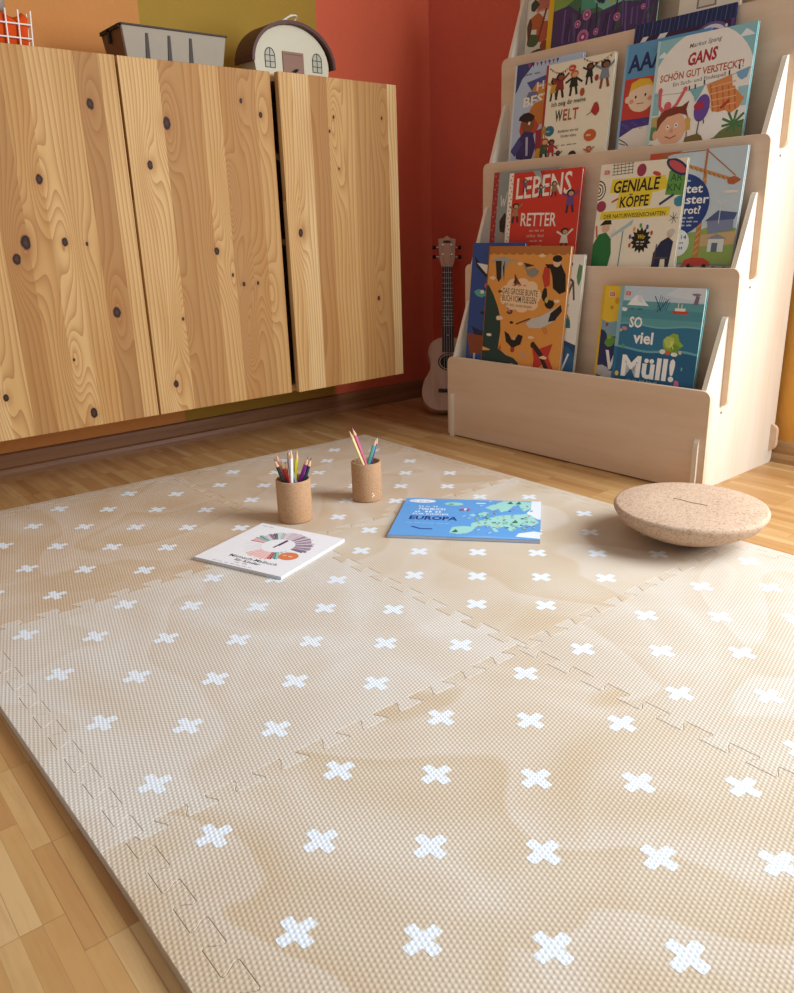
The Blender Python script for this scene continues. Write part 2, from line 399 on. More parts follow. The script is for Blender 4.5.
strip((XS-T, yr), (XS, yr), (0,1), 'beige foam edging strip along the mat side facing the bookshelf front', 3, w=.030)
strip((XS, yr), (XS+T, yr), (0,1), 'beige foam edging strip right of the balance board', 2, w=.030)
strip((xb, yl), (xb, yl+T), (-1,0), 'beige foam edging strip under the left part of the wall cabinet', 4, e0=.036)
strip((xb, yl+T), (xb, yr), (-1,0), 'beige foam edging strip below the ajar cabinet door, far end', 5)

# ================================================================== WALL CABINETS
CX, CZ0, CZ1 = -1.30, .176, 1.004
D1 = [(-.028,.899,.010,3), (-.164,.740,.009,4), (-.215,.608,.013,5), (-.239,.574,.010,3), (-.129,.607,.008,-3), (-.08,.601,.004,2), (-.032,.442,.011,4), (-.150,.341,.0035,5), (-.122,.208,.010,-3), (-.313,.274,.007,3)]
D2 = [(.150,.868,.0115,6), (.096,.775,.008,4), (.355,.930,.005,3), (.409,.901,.006,3), (.249,.573,.008,4), (.289,.511,.004,5), (.319,.486,.005,-3), (.362,.486,.0045,3), (.335,.459,0,6), (.136,.411,.004,6), (.097,.249,.008,4), (.399,.455,0,4), (.30,.70,0,9), (.32,.36,0,9)]
D3 = [(.631,.907,.004,4), (.615,.871,.004,4), (.803,.914,.004,3), (.499,.611,.009,4), (.641,.777,.003,3), (.769,.417,.006,3)]
D0 = [(-.5,.8,.009,4), (-.6,.5,.010,-4), (-.44,.33,.007,4)]
def door(name, parent, y0, y1, z0, z1, knots, seed, swing=0.):
    b = MB(); w = y1-y0
    b.box(0, .018, -w/2, w/2, -(z1-z0)/2, (z1-z0)/2)
    cy, cz = (y0+y1)/2, (z0+z1)/2
    o = b.build(name, m_pine('pine_door_boards', [(ky-cy, kz-cz, r, a) for ky, kz, r, a in knots], seed), parent, bevel=.0015)
    # hinged at y1
    o.location = (CX-.018, cy, cz)
    if swing:
        o.rotation_euler = (0, 0, swing)
        h = Vector((CX-.018, y1)); c = Vector((0, -w/2)); c.rotate(Matrix.Rotation(swing, 2)) ; o.location = (h.x + c.x, h.y + c.y, cz)
    return o
PINE = m_wood('pine_carcass', '#dcb380', '#d3a56e', '#b07a45', 5., 60., 'z', .5, .4)
def cabinet(lab, y0, y1, doors):
    r = thing('wall_cabinet', lab, 'cabinet', (0, 0, 0), group='pine wall cabinets')
    r.location = (WX, (y0+y1)/2, CZ0)
    b = MB(); X0, X1 = WX+.002, CX-.0195
    b.box(X0, X1, y0, y0+.018, CZ0, CZ1); b.box(X0, X1, y1-.018, y1, CZ0, CZ1)
    b.box(X0, X1, y0+.018, y1-.018, CZ0, CZ0+.018); b.box(X0, X1, y0+.018, y1-.018, CZ1-.018, CZ1)
    b.box(X0, X0+.008, y0+.018, y1-.018, CZ0+.018, CZ1-.018)
    b.v = [(x-WX, y-(y0+y1)/2, z-CZ0) for x, y, z in b.v]
    b.build('carcass', PINE, r)
    for zz in (.58, .80):
        s = MB(); s.box(X0+.01, X1-.03, y0+.019, y1-.019, zz, zz+.016); s.v = [(x-WX, y-(y0+y1)/2, z-CZ0) for x, y, z in s.v]; s.build('shelf', PINE, r)
    for (a, c, kn, sd, sw) in doors:
        d = door('door', r, a, c, CZ0, CZ1, kn, sd, sw); d.location = Vector(d.location) - Vector(r.location)
    return r
cabinet('long pine wall cabinet on the left with flush knotty doors', -.760, .043, [(-.759, -.3585, D0, 3., 0), (-.357, .0415, D1, 5., 0)])
cabinet('pine wall cabinet near the red corner with its right door slightly ajar', .046, .862, [(.047, .445, D2, 9., 0), (.459, .861, D3, 14., .036)])

# ================================================================== PLAY BOOKSHELF
SH = Matrix.Translation((-1.13435, .89873, 0)) @ Matrix.Rotation(math.radians(1.2), 4, 'Z')
UW = .857; W = [0, .077, .152, .227, .302]; ZT = [.243, .508, .787, 1.067, 1.35]; ZB = [0, .195, .480, .76, 1.04]; ZF = [.20, .485, .765, 1.045]
shelf = thing('book_display_shelf', 'tall birch plywood front-facing bookshelf with stepped tiers in the red corner', 'bookshelf')
shelf.matrix_world = SH
for i in range(5):
    b = MB(); z0 = ZB[i] if i else .003
    b.prism(rrect(0, z0, UW, ZT[i], .018, 6, (0,0,1,1) if i == 0 else (1,1,1,1)), W[i], W[i]+.012, lambda a, z, d: (a, d, z))
    b.v = [(x, y, z) for x, y, z in b.v]; o = b.build('front_panel', BIRCH, shelf, bevel=.0012, merge=True)
for i in range(4):
    b = MB(); b.box(.03, UW-.03, W[i]+.0125, W[i+1]-.0005, ZF[i]-.012, ZF[i]-.0005); b.build('tier_floor', BIRCH, shelf)
def side(u0, u1):
    P = [(-.008, 0), (-.008, .112), (-.0065, .122), (-.002, .130), (.006, .133)]
    for i in range(4):
        P += [(W[i]+.006, ZT[i]-.006), (W[i]+.010, ZT[i]+.004), (W[i+1]-.012, ZT[i]+.150), (W[i+1]-.008, ZT[i]+.157), (W[i+1]-.003, ZT[i]+.160), (W[i+1]+.006, ZT[i]+.160)]
    P += [(W[4]+.006, ZT[4]-.01), (.36, ZT[4]-.01), (.375, ZT[4]-.03), (.375, .012), (.372, .004), (.363, 0)]
    b = MB(); b.prism(P[::-1], u0, u1, lambda a, z, d: (d, a, z)); return b.build('side_panel', BIRCH_S, shelf, merge=True)
side(.016, .028); side(UW-.028, UW-.016)
b = MB(); b.prism(rrect(-.001, .035, UW+.001, .105, .018, 6), .352, .364, lambda a, z, d: (a, d, z)); b.build('back_stretcher', BIRCH, shelf, merge=True)
b = MB(); b.prism(rrect(-.001, 1.15, UW+.001, 1.23, .018, 6), .352, .364, lambda a, z, d: (a, d, z)); b.build('back_stretcher', BIRCH, shelf, merge=True)
for (w_, z_) in ((.085, .180), (.160, .462), (.235, .745)):
    b = MB(); b.tube([(UW-.0165, w_, z_), (UW-.0150, w_, z_)], .0028, 12); b.build('screw', flat('#6a5a48', .4, .5, .3), shelf)

# ================================================================== PRINTED ART
class Art:
    """flat printed shapes on a rectangle W x H; fractions of it as coordinates; emits faces just above the surface"""
    def __init__(s, W, H, layer=.000012): s.W = W; s.H = H; s.l = 0; s.dl = layer; s.v = []; s.f = []; s.mi = []; s.mats = []
    def m(s, c):
        k = flat(c, .42, .35)
        if k not in s.mats: s.mats.append(k)
        return s.mats.index(k)
    def clip(s, P):
        for ax, lo, sg in ((0, 0, 1), (0, 1, -1), (1, 0, 1), (1, 1, -1)):
            out = []
            for i in range(len(P)):
                a, b = P[i-1], P[i]; da = (a[ax]-lo)*sg; db = (b[ax]-lo)*sg
                if (da >= 0) != (db >= 0):
                    t = da/(da-db); out.append((a[0]+(b[0]-a[0])*t, a[1]+(b[1]-a[1])*t))
                if db >= 0: out.append(b)
            P = out
            if len(P) < 3: return []
        return P
    def poly(s, P, c, bump=True):
        P = s.clip([tuple(p) for p in P])
        if len(P) < 3: return s
        A = sum(P[i-1][0]*P[i][1]-P[i][0]*P[i-1][1] for i in range(len(P)))
        if abs(A) < 1e-7: return s
        if A < 0: P = P[::-1]
        if bump: s.l += 1
        o = len(s.v); s.v += [(p[0]*s.W, p[1]*s.H, s.l*s.dl) for p in P]; s.f.append(list(range(o, o+len(P)))); s.mi.append(s.m(c)); return s
    def rect(s, a, b, c, d, col): return s.poly([(a,b),(c,b),(c,d),(a,d)], col)
    def ell(s, u, v, r, q, col, rot=0, n=18, a0=0, a1=2*PI, bump=True):
        ca, sa = math.cos(rot), math.sin(rot); k = s.W/s.H
        P = []
        for i in range(n if a1-a0 > 6 else n+1):
            t = a0+(a1-a0)*i/n; x, y = r*math.cos(t), q*math.sin(t)
            P.append((u + x*ca - y*sa/k, v + x*sa*k + y*ca))
        return s.poly(P, col, bump)
    def line(s, pts, w, col):
        k = s.W/s.H; s.l += 1
        for (a, b), (c, d) in zip(pts, pts[1:]):
            dx, dy = (c-a), (d-b)/k; L = math.hypot(dx, dy) or 1; nx, ny = -dy/L*w/2, dx/L*w/2*k
            s.poly([(a+nx, b+ny), (a-nx, b-ny), (c-nx, d-ny), (c+nx, d+ny)], col, False)
        return s
    def dash(s, u0, v, u1, h, col, n=6):
        s.l += 1; x = u0; L = (u1-u0)/n
        for i in range(n):
            w = L*random.uniform(.55, .85)
            k = max(2, int(w*s.W/(h*s.H*.62)))
            for j in range(k):
                hh = h*random.uniform(.6, 1); s.poly([(x+w*j/k, v), (x+w*(j+.62)/k, v), (x+w*(j+.62)/k, v+hh), (x+w*j/k, v+hh)], col, False)
            x += L
        return s
    def blob(s, u, v, r, q, col, n=9, j=.25, seed=0):
        R = random.Random(seed + u*100 + v*37); return s.poly([(u+r*(1+R.uniform(-j, j))*math.cos(2*PI*i/n), v+q*(1+R.uniform(-j, j))*math.sin(2*PI*i/n)) for i in range(n)], col)
    def text(s, txt, u0, v0, u1, v1, col, bold=.018, shear=0., rise=0.):
        cu = bpy.data.curves.new('lettering', 'FONT'); cu.body = txt; cu.offset = bold; cu.resolution_u = 2
        ob = bpy.data.objects.new('lettering', cu); COL.objects.link(ob)
        dg = bpy.context.evaluated_depsgraph_get(); me = bpy.data.meshes.new_from_object(ob.evaluated_get(dg))
        bpy.data.objects.remove(ob); bpy.data.curves.remove(cu)
        xs = [v.co.x for v in me.vertices]; ys = [v.co.y for v in me.vertices]
        if not xs: return s
        x0, x1, y0, y1 = min(xs), max(xs), min(ys), max(ys); s.l += 1; o = len(s.v)
        for v in me.vertices:
            fx = (v.co.x-x0)/(x1-x0); fy = (v.co.y-y0)/(y1-y0)
            s.v.append(((u0+(u1-u0)*(fx+shear*fy))*s.W, (v0+(v1-v0)*fy+rise*fx)*s.H, s.l*s.dl))
        for p in me.polygons: s.f.append([i+o for i in p.vertices]); s.mi.append(s.m(col))
        bpy.data.meshes.remove(me); return s
    def kid(s, u, v, h, skin, hair, top, legs, arm=0):
        w = h*.30*s.H/s.W
        s.line([(u-w*.35, v+h*.42), (u-w*.5, v)], w*.4, legs); s.line([(u+w*.35, v+h*.42), (u+w*.7, v+h*.03)], w*.4, legs)
        s.poly([(u-w*.8, v+h*.35), (u+w*.8, v+h*.35), (u+w*.45, v+h*.75), (u-w*.45, v+h*.75)], top)
        s.line([(u-w*.4, v+h*.7), (u-w*1.5, v+h*(.55+.3*arm))], w*.3, top); s.line([(u+w*.4, v+h*.7), (u+w*1.5, v+h*(.5+.45*arm))], w*.3, top)
        s.ell(u, v+h*.86, w*.75, h*.15, hair, n=10); s.ell(u+w*.1, v+h*.83, w*.5, h*.1, skin, n=8); return s

def book(name, label, cat, W, H, t, base, art, world, spine=None, paper='#e6dfd0', group=None, hard=True, edge=None):
    """book standing in the x-z plane, cover towards -y, spine at x=0"""
    r = thing(name, label, cat, group=group); r.matrix_world = world
    b = MB(); c = .0016 if hard else .0005; ov = .003 if hard else .0
    m0 = flat(base, .4, .4); m1 = flat(spine or base, .45, .4)
    b.box(0, W, 0, c, 0, H, 0); b.box(0, W, t-c, t, 0, H, 0)
    n = 5; P = [(-.0015*math.sin(PI*i/n) - .0002, t*i/n) for i in range(n+1)] + [(c, t), (c, 0)]
    b.prism(P, 0, H, lambda x, y, d: (x, y, d), 1)
    mats = [m0, m1]; o = len(b.v)
    off = len(mats)
    b.v += [(x, -.00004 - z, y) for x, y, z in art.v]; b.f += [[i+o for i in f] for f in art.f]; b.mi += [i+off for i in art.mi]; b.sm += [False]*len(art.f)
    mats += art.mats
    b.build('cover', mats, r)
    p = MB(); p.box(c+.0003, W-ov, c+.0002, t-c-.0002, ov+.0002, H-ov); p.build('page_block', flat(paper, .8, .2), r)
    return r
def shelf_book(name, label, row, off, u0, u1, zt, t, base, art_fn, spine=None, lean=6., roll=0., **k):
    H = (zt-ZF[row])/math.cos(math.radians(lean)); Wd = u1-u0; a = Art(Wd, H); art_fn(a)
    M = SH @ Matrix.Translation((u0, W[row]+off, ZF[row]+.0004+t*math.sin(math.radians(lean)))) @ Matrix.Rotation(-math.radians(lean), 4, 'X') @ Matrix.Rotation(math.radians(roll), 4, 'Y')
    return book(name, label, 'book', Wd, H, t, base, a, M, spine, group='picture books on the display shelf', **k)

def dk(a, u, v, w=.075, h=.045): a.rect(u, v, u+w, v+h, '#e9e2d6'); a.rect(u+w*.08, v+h*.1, u+w*.92, v+h*.9, '#c8393a'); a.text('DK', u+w*.2, v+h*.25, u+w*.8, v+h*.75, '#f0e8dc', .0)
NAVY = '#1d2a52'

def art_muell(a):
    a.rect(0, .86, 1, 1, '#c3d2dc'); a.poly([(.55,.93),(.7,1),(1,1),(1,.88)], '#d5dbe0'); a.rect(0, .0, 1, .87, '#5c9da3'); a.rect(0,.72,1,.80,'#4b8f9b')
    def wave(v, col, amp=.012, f=9, ph=0): a.poly([(0,0)] + [(1,0)] + [(1-i/40, v+amp*math.sin((1-i/40)*f+ph)) for i in range(41)], col)
    wave(.665, '#6fadb2'); wave(.65, '#2f7394'); wave(.45, '#67a7b4', .014, 8, 1.5); wave(.43, '#1f5f86', .014, 8, 1.5); wave(.13, '#194f74', .01, 10)
    a.poly([(.10,.83),(.17,.90),(.21,.925),(.26,.92),(.31,.87),(.37,.83)], '#eef0ee'); a.poly([(.21,.925),(.24,.86),(.30,.85),(.26,.92)], '#d8e0e2')
    a.blob(.07,.79,.045,.018,'#e8ecea'); a.dash(.14,.792,.33,.014,'#2b4a5e',2)
    for k in range(6): a.line([(.47+k*.022,.80),(.50+k*.022,.93-.01*k)], .006, '#244a78')
    a.line([(.43,.92),(.52,.79)], .01, '#244a78'); a.line([(.47,.78),(.60,.90)], .009, '#244a78')
    a.poly([(.64,.80),(.67,.775),(.82,.775),(.84,.805)], '#c8452f'); a.rect(.68,.80,.80,.825,'#eae4d8'); a.rect(.71,.825,.72,.87,'#e7d9c8'); a.rect(.75,.825,.76,.86,'#e7d9c8')
    a.poly([(.88,.86),(.93,.86),(.94,.93),(.90,.94)], '#7d6a7c'); a.blob(.90,.945,.05,.012,'#8a7c86')
    a.text('SO', .155, .63, .315, .73, '#f2f2ee', .03); a.text('viel', .225, .49, .47, .60, '#f2f2ee', .03); a.text('Müll!', .12, .18, .77, .385, '#f2f2ee', .035)
    a.blob(.70,.51,.115,.085,'#8fae3f',12); a.blob(.66,.53,.06,.045,'#b7c95c',9); a.blob(.74,.48,.05,.04,'#6f9639',8); a.line([(.68,.54),(.72,.47)],.012,'#d8dc7e'); a.line([(.72,.54),(.67,.48)],.012,'#d8dc7e')
    a.ell(.60,.44,.035,.022,'#e7e3d8'); a.rect(.64,.415,.69,.455,'#c9683f'); a.ell(.74,.425,.04,.018,'#ece8dc'); a.rect(.79,.43,.82,.46,'#d9c9a4')
    a.blob(.10,.62,.035,.018,'#c58a8a'); a.blob(.06,.60,.02,.012,'#e1b3ae'); a.blob(.11,.46,.018,.022,'#5d9a6a'); a.blob(.07,.20,.025,.022,'#e2c65e')
    a.blob(.81,.17,.035,.03,'#d873a4'); a.line([(.80,.15),(.79,.12)],.01,'#d873a4'); a.line([(.82,.15),(.83,.12)],.01,'#d873a4'); a.rect(.84,.29,.855,.32,'#6fb0a0'); a.dash(.2,.145,.62,.022,'#9fc0bb',5)
    a.rect(0,0,.045,1,'#86b4bd'); a.rect(0,.0,.045,.45,'#2c6d92'); dk(a,.06,.91)
def art_yellow(a):
    a.rect(0,.0,1,1,'#e9c13a'); a.poly([(0,.70),(.1,.66),(.3,.69),(1,.66),(1,0),(0,0)], '#7fa3b4'); a.poly([(0,.60),(.08,.58),(.14,.52),(.3,.55),(1,.5),(1,0),(0,0)], '#26305e')
    a.blob(.16,.48,.07,.05,'#5f9440'); a.blob(.14,.53,.03,.03,'#88b052'); a.ell(.10,.64,.02,.02,'#a24a62'); a.blob(.2,.86,.03,.03,'#d79a2c'); a.blob(.14,.80,.02,.02,'#c98a2c')
    a.poly([(.12,.40),(.16,.40),(.2,.28),(.24,.4),(.27,.4),(.21,.22),(.18,.22)], '#eceae4'); a.blob(.08,.20,.10,.06,'#b9b8bd'); a.blob(.2,.15,.1,.06,'#c9c6c8'); dk(a,.09,.90)
    a.rect(0,0,.03,1,'#d8b030')
def art_orange(a):
    a.rect(0,0,1,1,'#e39a4c')
    for k in range(11): a.ell(k*.1+.02, .955, .052, .02, '#b4713a', n=12)
    a.rect(0,.958,1,1,'#b4713a')
    # cloud with title
    for (u, v, r, q) in ((.27,.66,.075,.05),(.36,.71,.09,.05),(.47,.72,.09,.045),(.58,.70,.08,.045),(.65,.64,.06,.05),(.60,.575,.08,.045),(.48,.555,.09,.045),(.36,.565,.085,.04),(.27,.60,.07,.04)): a.ell(u, v, r, q, '#f3cda4', n=14)
    a.rect(.28,.57,.62,.70,'#f3cda4'); a.dash(.34,.705,.55,.012,'#c9573c',3)
    a.text('DAS GROSSE BUNTE', .225, .645, .665, .690, '#2a221e', .004, 0, -.012); a.text('BUCH VOM FLIEGEN', .225, .590, .655, .638, '#2a221e', .004, 0, -.012); a.text('MIT UND OHNE FEDERN', .26, .555, .61, .573, '#4b3a30', .0, 0, -.012)
    G_ = '#20403f'
    a.poly([(0,.70),(.03,.705),(.10,.64),(.17,.55),(.22,.46),(.235,.36),(.22,.22),(.26,.15),(0,.12)], G_)
    a.poly([(0,.225),(.12,.205),(.03,.17),(.14,.16),(.0,.13)], '#e8a25a'); a.poly([(0,.19),(.16,.2),(.24,.215),(.33,.175),(.43,.16),(.50,.125),(.49,.10),(.52,.085),(.48,.095),(.42,.12),(.35,.105),(.30,.075),(.25,.10),(.18,.06),(.05,.05),(0,.09)], G_)
    a.poly([(.22,.215),(.25,.255),(.26,.215)], '#c74632'); a.poly([(.05,.05),(.02,0),(.08,0),(.12,.06)], G_)
    a.blob(.205,.455,.055,.018,'#efd0b0'); a.blob(.09,.32,.035,.014,'#e6dccb')
    a.poly([(.02,.885),(.12,.915),(.20,.925),(.28,.905),(.40,.895),(.28,.885),(.24,.84),(.2,.75),(.17,.84),(.14,.88)], '#a8a39a'); a.poly([(.10,.89),(.13,.76),(.16,.73),(.19,.76),(.18,.89)], '#1d2328'); a.poly([(.20,.84),(.23,.74),(.22,.9)], '#1d2328')
    a.poly([(.46,.87),(.52,.83),(.60,.845),(.66,.82),(.64,.79),(.58,.77),(.52,.79)], '#8f8a80'); a.poly([(.46,.88),(.50,.845),(.60,.86)], '#2a2a2c')
    a.poly([(.72,.85),(.78,.86),(.80,.72),(.74,.70),(.70,.78)], '#c43c34'); a.poly([(.78,.85),(.90,.88),(.97,.80),(.99,.68),(.92,.66),(.84,.70),(.82,.78)], '#16181c'); a.ell(.86,.885,.045,.035,'#e8bfa0'); a.ell(.86,.91,.055,.025,'#16181c'); a.poly([(.72,.87),(.76,.84),(.82,.845),(.82,.87)], '#16181c')
    a.poly([(.36,.80),(.40,.76),(.46,.71),(.41,.72),(.37,.70)], '#7a3730'); a.poly([(.35,.72),(.40,.74),(.37,.76)], '#2e2a2c')
    a.blob(.75,.65,.035,.05,'#1a1d20'); a.blob(.82,.585,.06,.035,'#1a1d20'); a.blob(.78,.61,.02,.02,'#c9b26a'); a.blob(.19,.66,.03,.012,'#7a4430')
    a.poly([(.55,.43),(.62,.47),(.72,.49),(.82,.53),(.92,.57),(.96,.565),(.93,.49),(.84,.44),(.74,.405),(.60,.40)], '#c9c5bd'); a.poly([(.82,.455),(.84,.52),(.95,.585),(.97,.54),(.90,.47)], '#1b1f26'); a.line([(.76,.41),(.80,.36)], .01, '#c86a4c'); a.line([(.79,.41),(.82,.37)], .01, '#c86a4c')
    a.line([(.43,.42),(.60,.47)], .014, '#5c3a30'); a.blob(.37,.43,.025,.012,'#241d1e'); a.blob(.34,.51,.04,.02,'#6e3e38'); a.line([(.30,.54),(.34,.51)],.02,'#b98a80')
    a.poly([(.29,.36),(.35,.34),(.39,.30),(.43,.30),(.47,.345),(.53,.335),(.51,.27),(.45,.25),(.41,.23),(.38,.25),(.32,.28)], '#1c1b1f'); a.blob(.41,.225,.03,.02,'#9c3a30'); a.ell(.42,.31,.02,.014,'#d8b08c')
    a.poly([(.66,.245),(.74,.25),(.90,.30),(.86,.20),(.94,.10),(.80,.14),(.68,.07),(.69,.17)], '#c33a33'); a.line([(.68,.27),(.78,.20)], .05, '#2d2528'); a.ell(.665,.275,.03,.025,'#3a2620'); a.line([(.78,.19),(.93,.02)], .045, '#2d2528')
    for (u, v) in ((.42,.87),(.68,.93),(.08,.76),(.9,.61),(.63,.33),(.80,.19),(.55,.05)): a.blob(u, v, .04, .013, '#f3cfa6')
    a.blob(.73,.04,.05,.03,'#3f2f2a'); a.blob(.55,.19,.025,.02,'#c69aa6')
    a.rect(0,0,.012,1,'#8a5a34')
def art_blue(a):
    a.rect(0,0,1,1,'#2f4f92'); a.poly([(.05,.90),(.2,.83),(.5,.76),(.8,.8),(.6,.72),(.3,.74),(.1,.82)], '#1a2138'); a.poly([(.1,.85),(.3,.77),(.55,.75),(.4,.83)], '#e8e4dc')
    a.ell(.35,.68,.07,.02,'#c45a8a'); a.blob(.22,.62,.12,.03,'#5aa9a0'); a.blob(.4,.62,.08,.03,'#7fb9b4'); a.ell(.25,.63,.04,.015,'#e6e0d8')
    a.poly([(.08,.36),(.3,.33),(.5,.4),(.9,.45),(.9,.37),(.4,.28),(.15,.30)], '#222a48'); a.blob(.3,.47,.08,.012,'#1f2740'); a.poly([(0,.30),(.9,.28),(.9,.13),(.1,.10)], '#8d4a34'); a.blob(.3,.10,.3,.05,'#33589c'); a.line([(.18,.02),(.18,.15)],.04,'#d8cfc4')
def art_white(a):
    a.rect(0,0,1,1,'#e9e4d8'); a.line([(.62,.95),(.7,.85),(.86,.80),(.90,.66)], .03, '#5a463c'); a.line([(.86,.8),(.78,.68)], .03, '#5a463c'); a.blob(.74,.93,.1,.03,'#6b5644'); a.blob(.95,.86,.04,.08,'#5d8a5c')
    a.blob(.72,.62,.10,.04,'#a3b93c'); a.line([(.72,.6),(.85,.52)],.02,'#6d7d2c'); a.blob(.78,.48,.12,.045,'#2d6f74'); a.blob(.68,.42,.06,.02,'#1d4450'); a.poly([(.55,.33),(.75,.36),(1,.32),(1,0),(.5,0)], '#1f4a6b'); a.ell(.80,.17,.22,.14,'#2b5f86'); a.line([(.6,.05),(.8,.1),(.9,.25)],.03,'#d7e0e4'); a.ell(.74,.39,.08,.018,'#e9d8c8')
def art_leb(a):
    a.rect(0,0,1,1,'#d2382f'); a.rect(0,0,.065,1,'#efe6d6')
    for k in range(26): a.ell(.048 if k % 2 else .028, .02+k*.038, .010, .008, '#c8362d', n=6)
    a.poly([(.34,1),(.44,1),(.54,.80)], '#9da5a4'); a.poly([(.44,1),(.50,1),(.52,.9)], '#b93028')
    a.text('LEBENS', .12, .735, .88, .945, '#f2e9dc', .012, 0, .03); a.text('RETTER', .22, .47, .72, .60, '#f2e9dc', .012, 0, -.01)
    for u, v, h, c in ((.24,.80,.13,'#7c4a6a'),(.47,.74,.12,'#3f5a6a'),(.65,.74,.15,'#8a7f58'),(.13,.50,.2,'#b07a5c'),(.88,.58,.22,'#6a4a8a'),(.85,.22,.22,'#e6dccc'),(.12,.1,.2,'#3c6a5a'),(.3,.08,.16,'#e0d0c0'),(.7,.12,.12,'#c8a890')): a.kid(u, v, h, '#c99873', '#2a2020', c, '#33303c', 1)
    a.dash(.36,.41,.6,.022,'#e8b0a0',3); a.dash(.33,.355,.64,.03,'#e9a090',2); a.dash(.38,.31,.58,.02,'#e8b0a0',3); a.dash(.40,.265,.57,.015,'#e8b0a0',3); a.ell(.13,.24,.02,.03,'#f0e6d8')
def art_grey(a):
    a.rect(0,0,1,1,'#929a97'); a.rect(0,0,.085,1,'#a5373a')
    for k in range(22): a.ell(.03+.025*(k % 3), .02+k*.045, .007, .007, '#e3b9ae', n=5)
    a.line([(.14,.77),(.16,.66),(.185,.74),(.20,.66),(.24,.80)], .012, '#e5e2da'); a.line([(.26,.66),(.27,.82)], .012, '#e5e2da')
    a.blob(.20,.48,.05,.10,'#2a2326'); a.blob(.18,.36,.035,.05,'#b98f78'); a.blob(.22,.55,.03,.04,'#3a2a26'); a.blob(.18,.18,.05,.09,'#3b3236'); a.blob(.22,.12,.05,.08,'#a04a3e')
def art_gen(a):
    a.rect(0,0,1,1,'#efe5cf'); Y = '#e9cf3c'
    a.poly([(.14,.74),(.16,.86),(.78,.87),(.84,.76),(.70,.73)], Y); a.poly([(.24,.60),(.26,.745),(.66,.74),(.64,.61)], Y); a.poly([(.05,.50),(.06,.575),(.88,.60),(.87,.52)], Y)
    a.poly([(.80,.70),(.82,.90),(1,.90),(1,.69)], '#5f9a48'); a.text('AR', .84, .81, .97, .87, '#2e5a34', .01); a.text('KN', .82, .73, .96, .79, '#2e5a34', .01)
    a.text('GENIALE', .18, .735, .72, .845, '#23201e', .022, .02, .015); a.text('KÖPFE', .28, .605, .62, .725, '#23201e', .022, .02, .01); a.text('DER NATURWISSENSCHAFTEN', .10, .512, .83, .55, '#3b3425', .012, 0, .015)
    for k in range(6): a.line([(.17+k*.045,.90),(.16+k*.045,1)], .006, '#3a3a34'); 
    for k in range(4): a.line([(.15,.90+k*.028),(.40,.91+k*.028)], .006, '#3a3a34')
    a.ell(.50,.925,.055,.055,'#9c3a52'); a.ell(.68,.885,.05,.018,'#c4483a', -.3); a.ell(.90,.93,.14,.055,'#25395e', -.5); a.ell(.90,.93,.11,.035,'#c9545a', -.5)
    for q in (.09,.06,.03): a.ell(0,.77,q,q,'#2c2a28',n=20); a.ell(0,.77,q-.012,q-.012,'#efe5cf',n=20)
    a.ell(.055,.625,.06,.05,'#9c3a52'); a.line([(.18,.66),(.26,.69)], .02, '#c05a3a'); a.line([(.75,.62),(.90,.70)], .025, '#2a4a6a'); a.blob(.98,.64,.07,.05,'#3f8a9c')
    a.poly([(.0,.02),(0,.28),(.06,.37),(.15,.39),(.22,.33),(.24,.2),(.20,.02)], '#23713c'); a.ell(.14,.43,.05,.045,'#d8b394'); a.poly([(.06,.45),(.12,.50),(.20,.50),(.21,.46),(.14,.46)], '#1f1c1c'); a.line([(.20,.36),(.27,.41)], .03, '#e6d9c4'); a.poly([(.20,.33),(.23,.37),(.47,.50),(.46,.455)], '#a9c0c8'); a.line([(.36,.40),(.34,.0)], .012, '#6b8a96')
    a.line([(.02,.45),(.04,.34)], .02, '#c0583c')
    P = []
    for i in range(28): q = (.125 if i % 2 else .088); P.append((.585+q*math.cos(2*PI*i/28), .315+q*.95*math.sin(2*PI*i/28)))
    a.poly(P, '#1c1a1c'); a.text('Wir', .545, .325, .635, .365, '#e9cf3c', .01); a.dash(.535,.295,.64,.014,'#efe5cf',2); a.dash(.54,.27,.63,.012,'#efe5cf',2)
    for i, c in enumerate(('#c4483a','#3f6a9c','#5f9a48','#e2a23c','#7b4a7c','#c4483a')): a.ell(.585+.135*math.cos(.5+i*.6), .315+.13*math.sin(.5+i*.6), .016, .022, c, n=8)
    a.poly([(.74,.03),(.75,.20),(.82,.30),(.90,.34),(.96,.30),(.95,.2),(.93,.03),(.90,.03),(.89,.15),(.84,.15),(.83,.03)], '#1f2c4a'); a.ell(.915,.37,.035,.035,'#d8b394'); a.ell(.93,.385,.035,.025,'#c9c5bd'); a.line([(.78,.28),(.76,.1)],.012,'#5a4a3a'); a.line([(.76,.16),(.92,.16)],.012,'#5a4a3a')
    for k in range(7): a.line([(.93,.50),(.93+.05*math.cos(k*.9), .50+.05*math.sin(k*.9))], .005, '#3a3a34')
    dk(a,.045,.905)
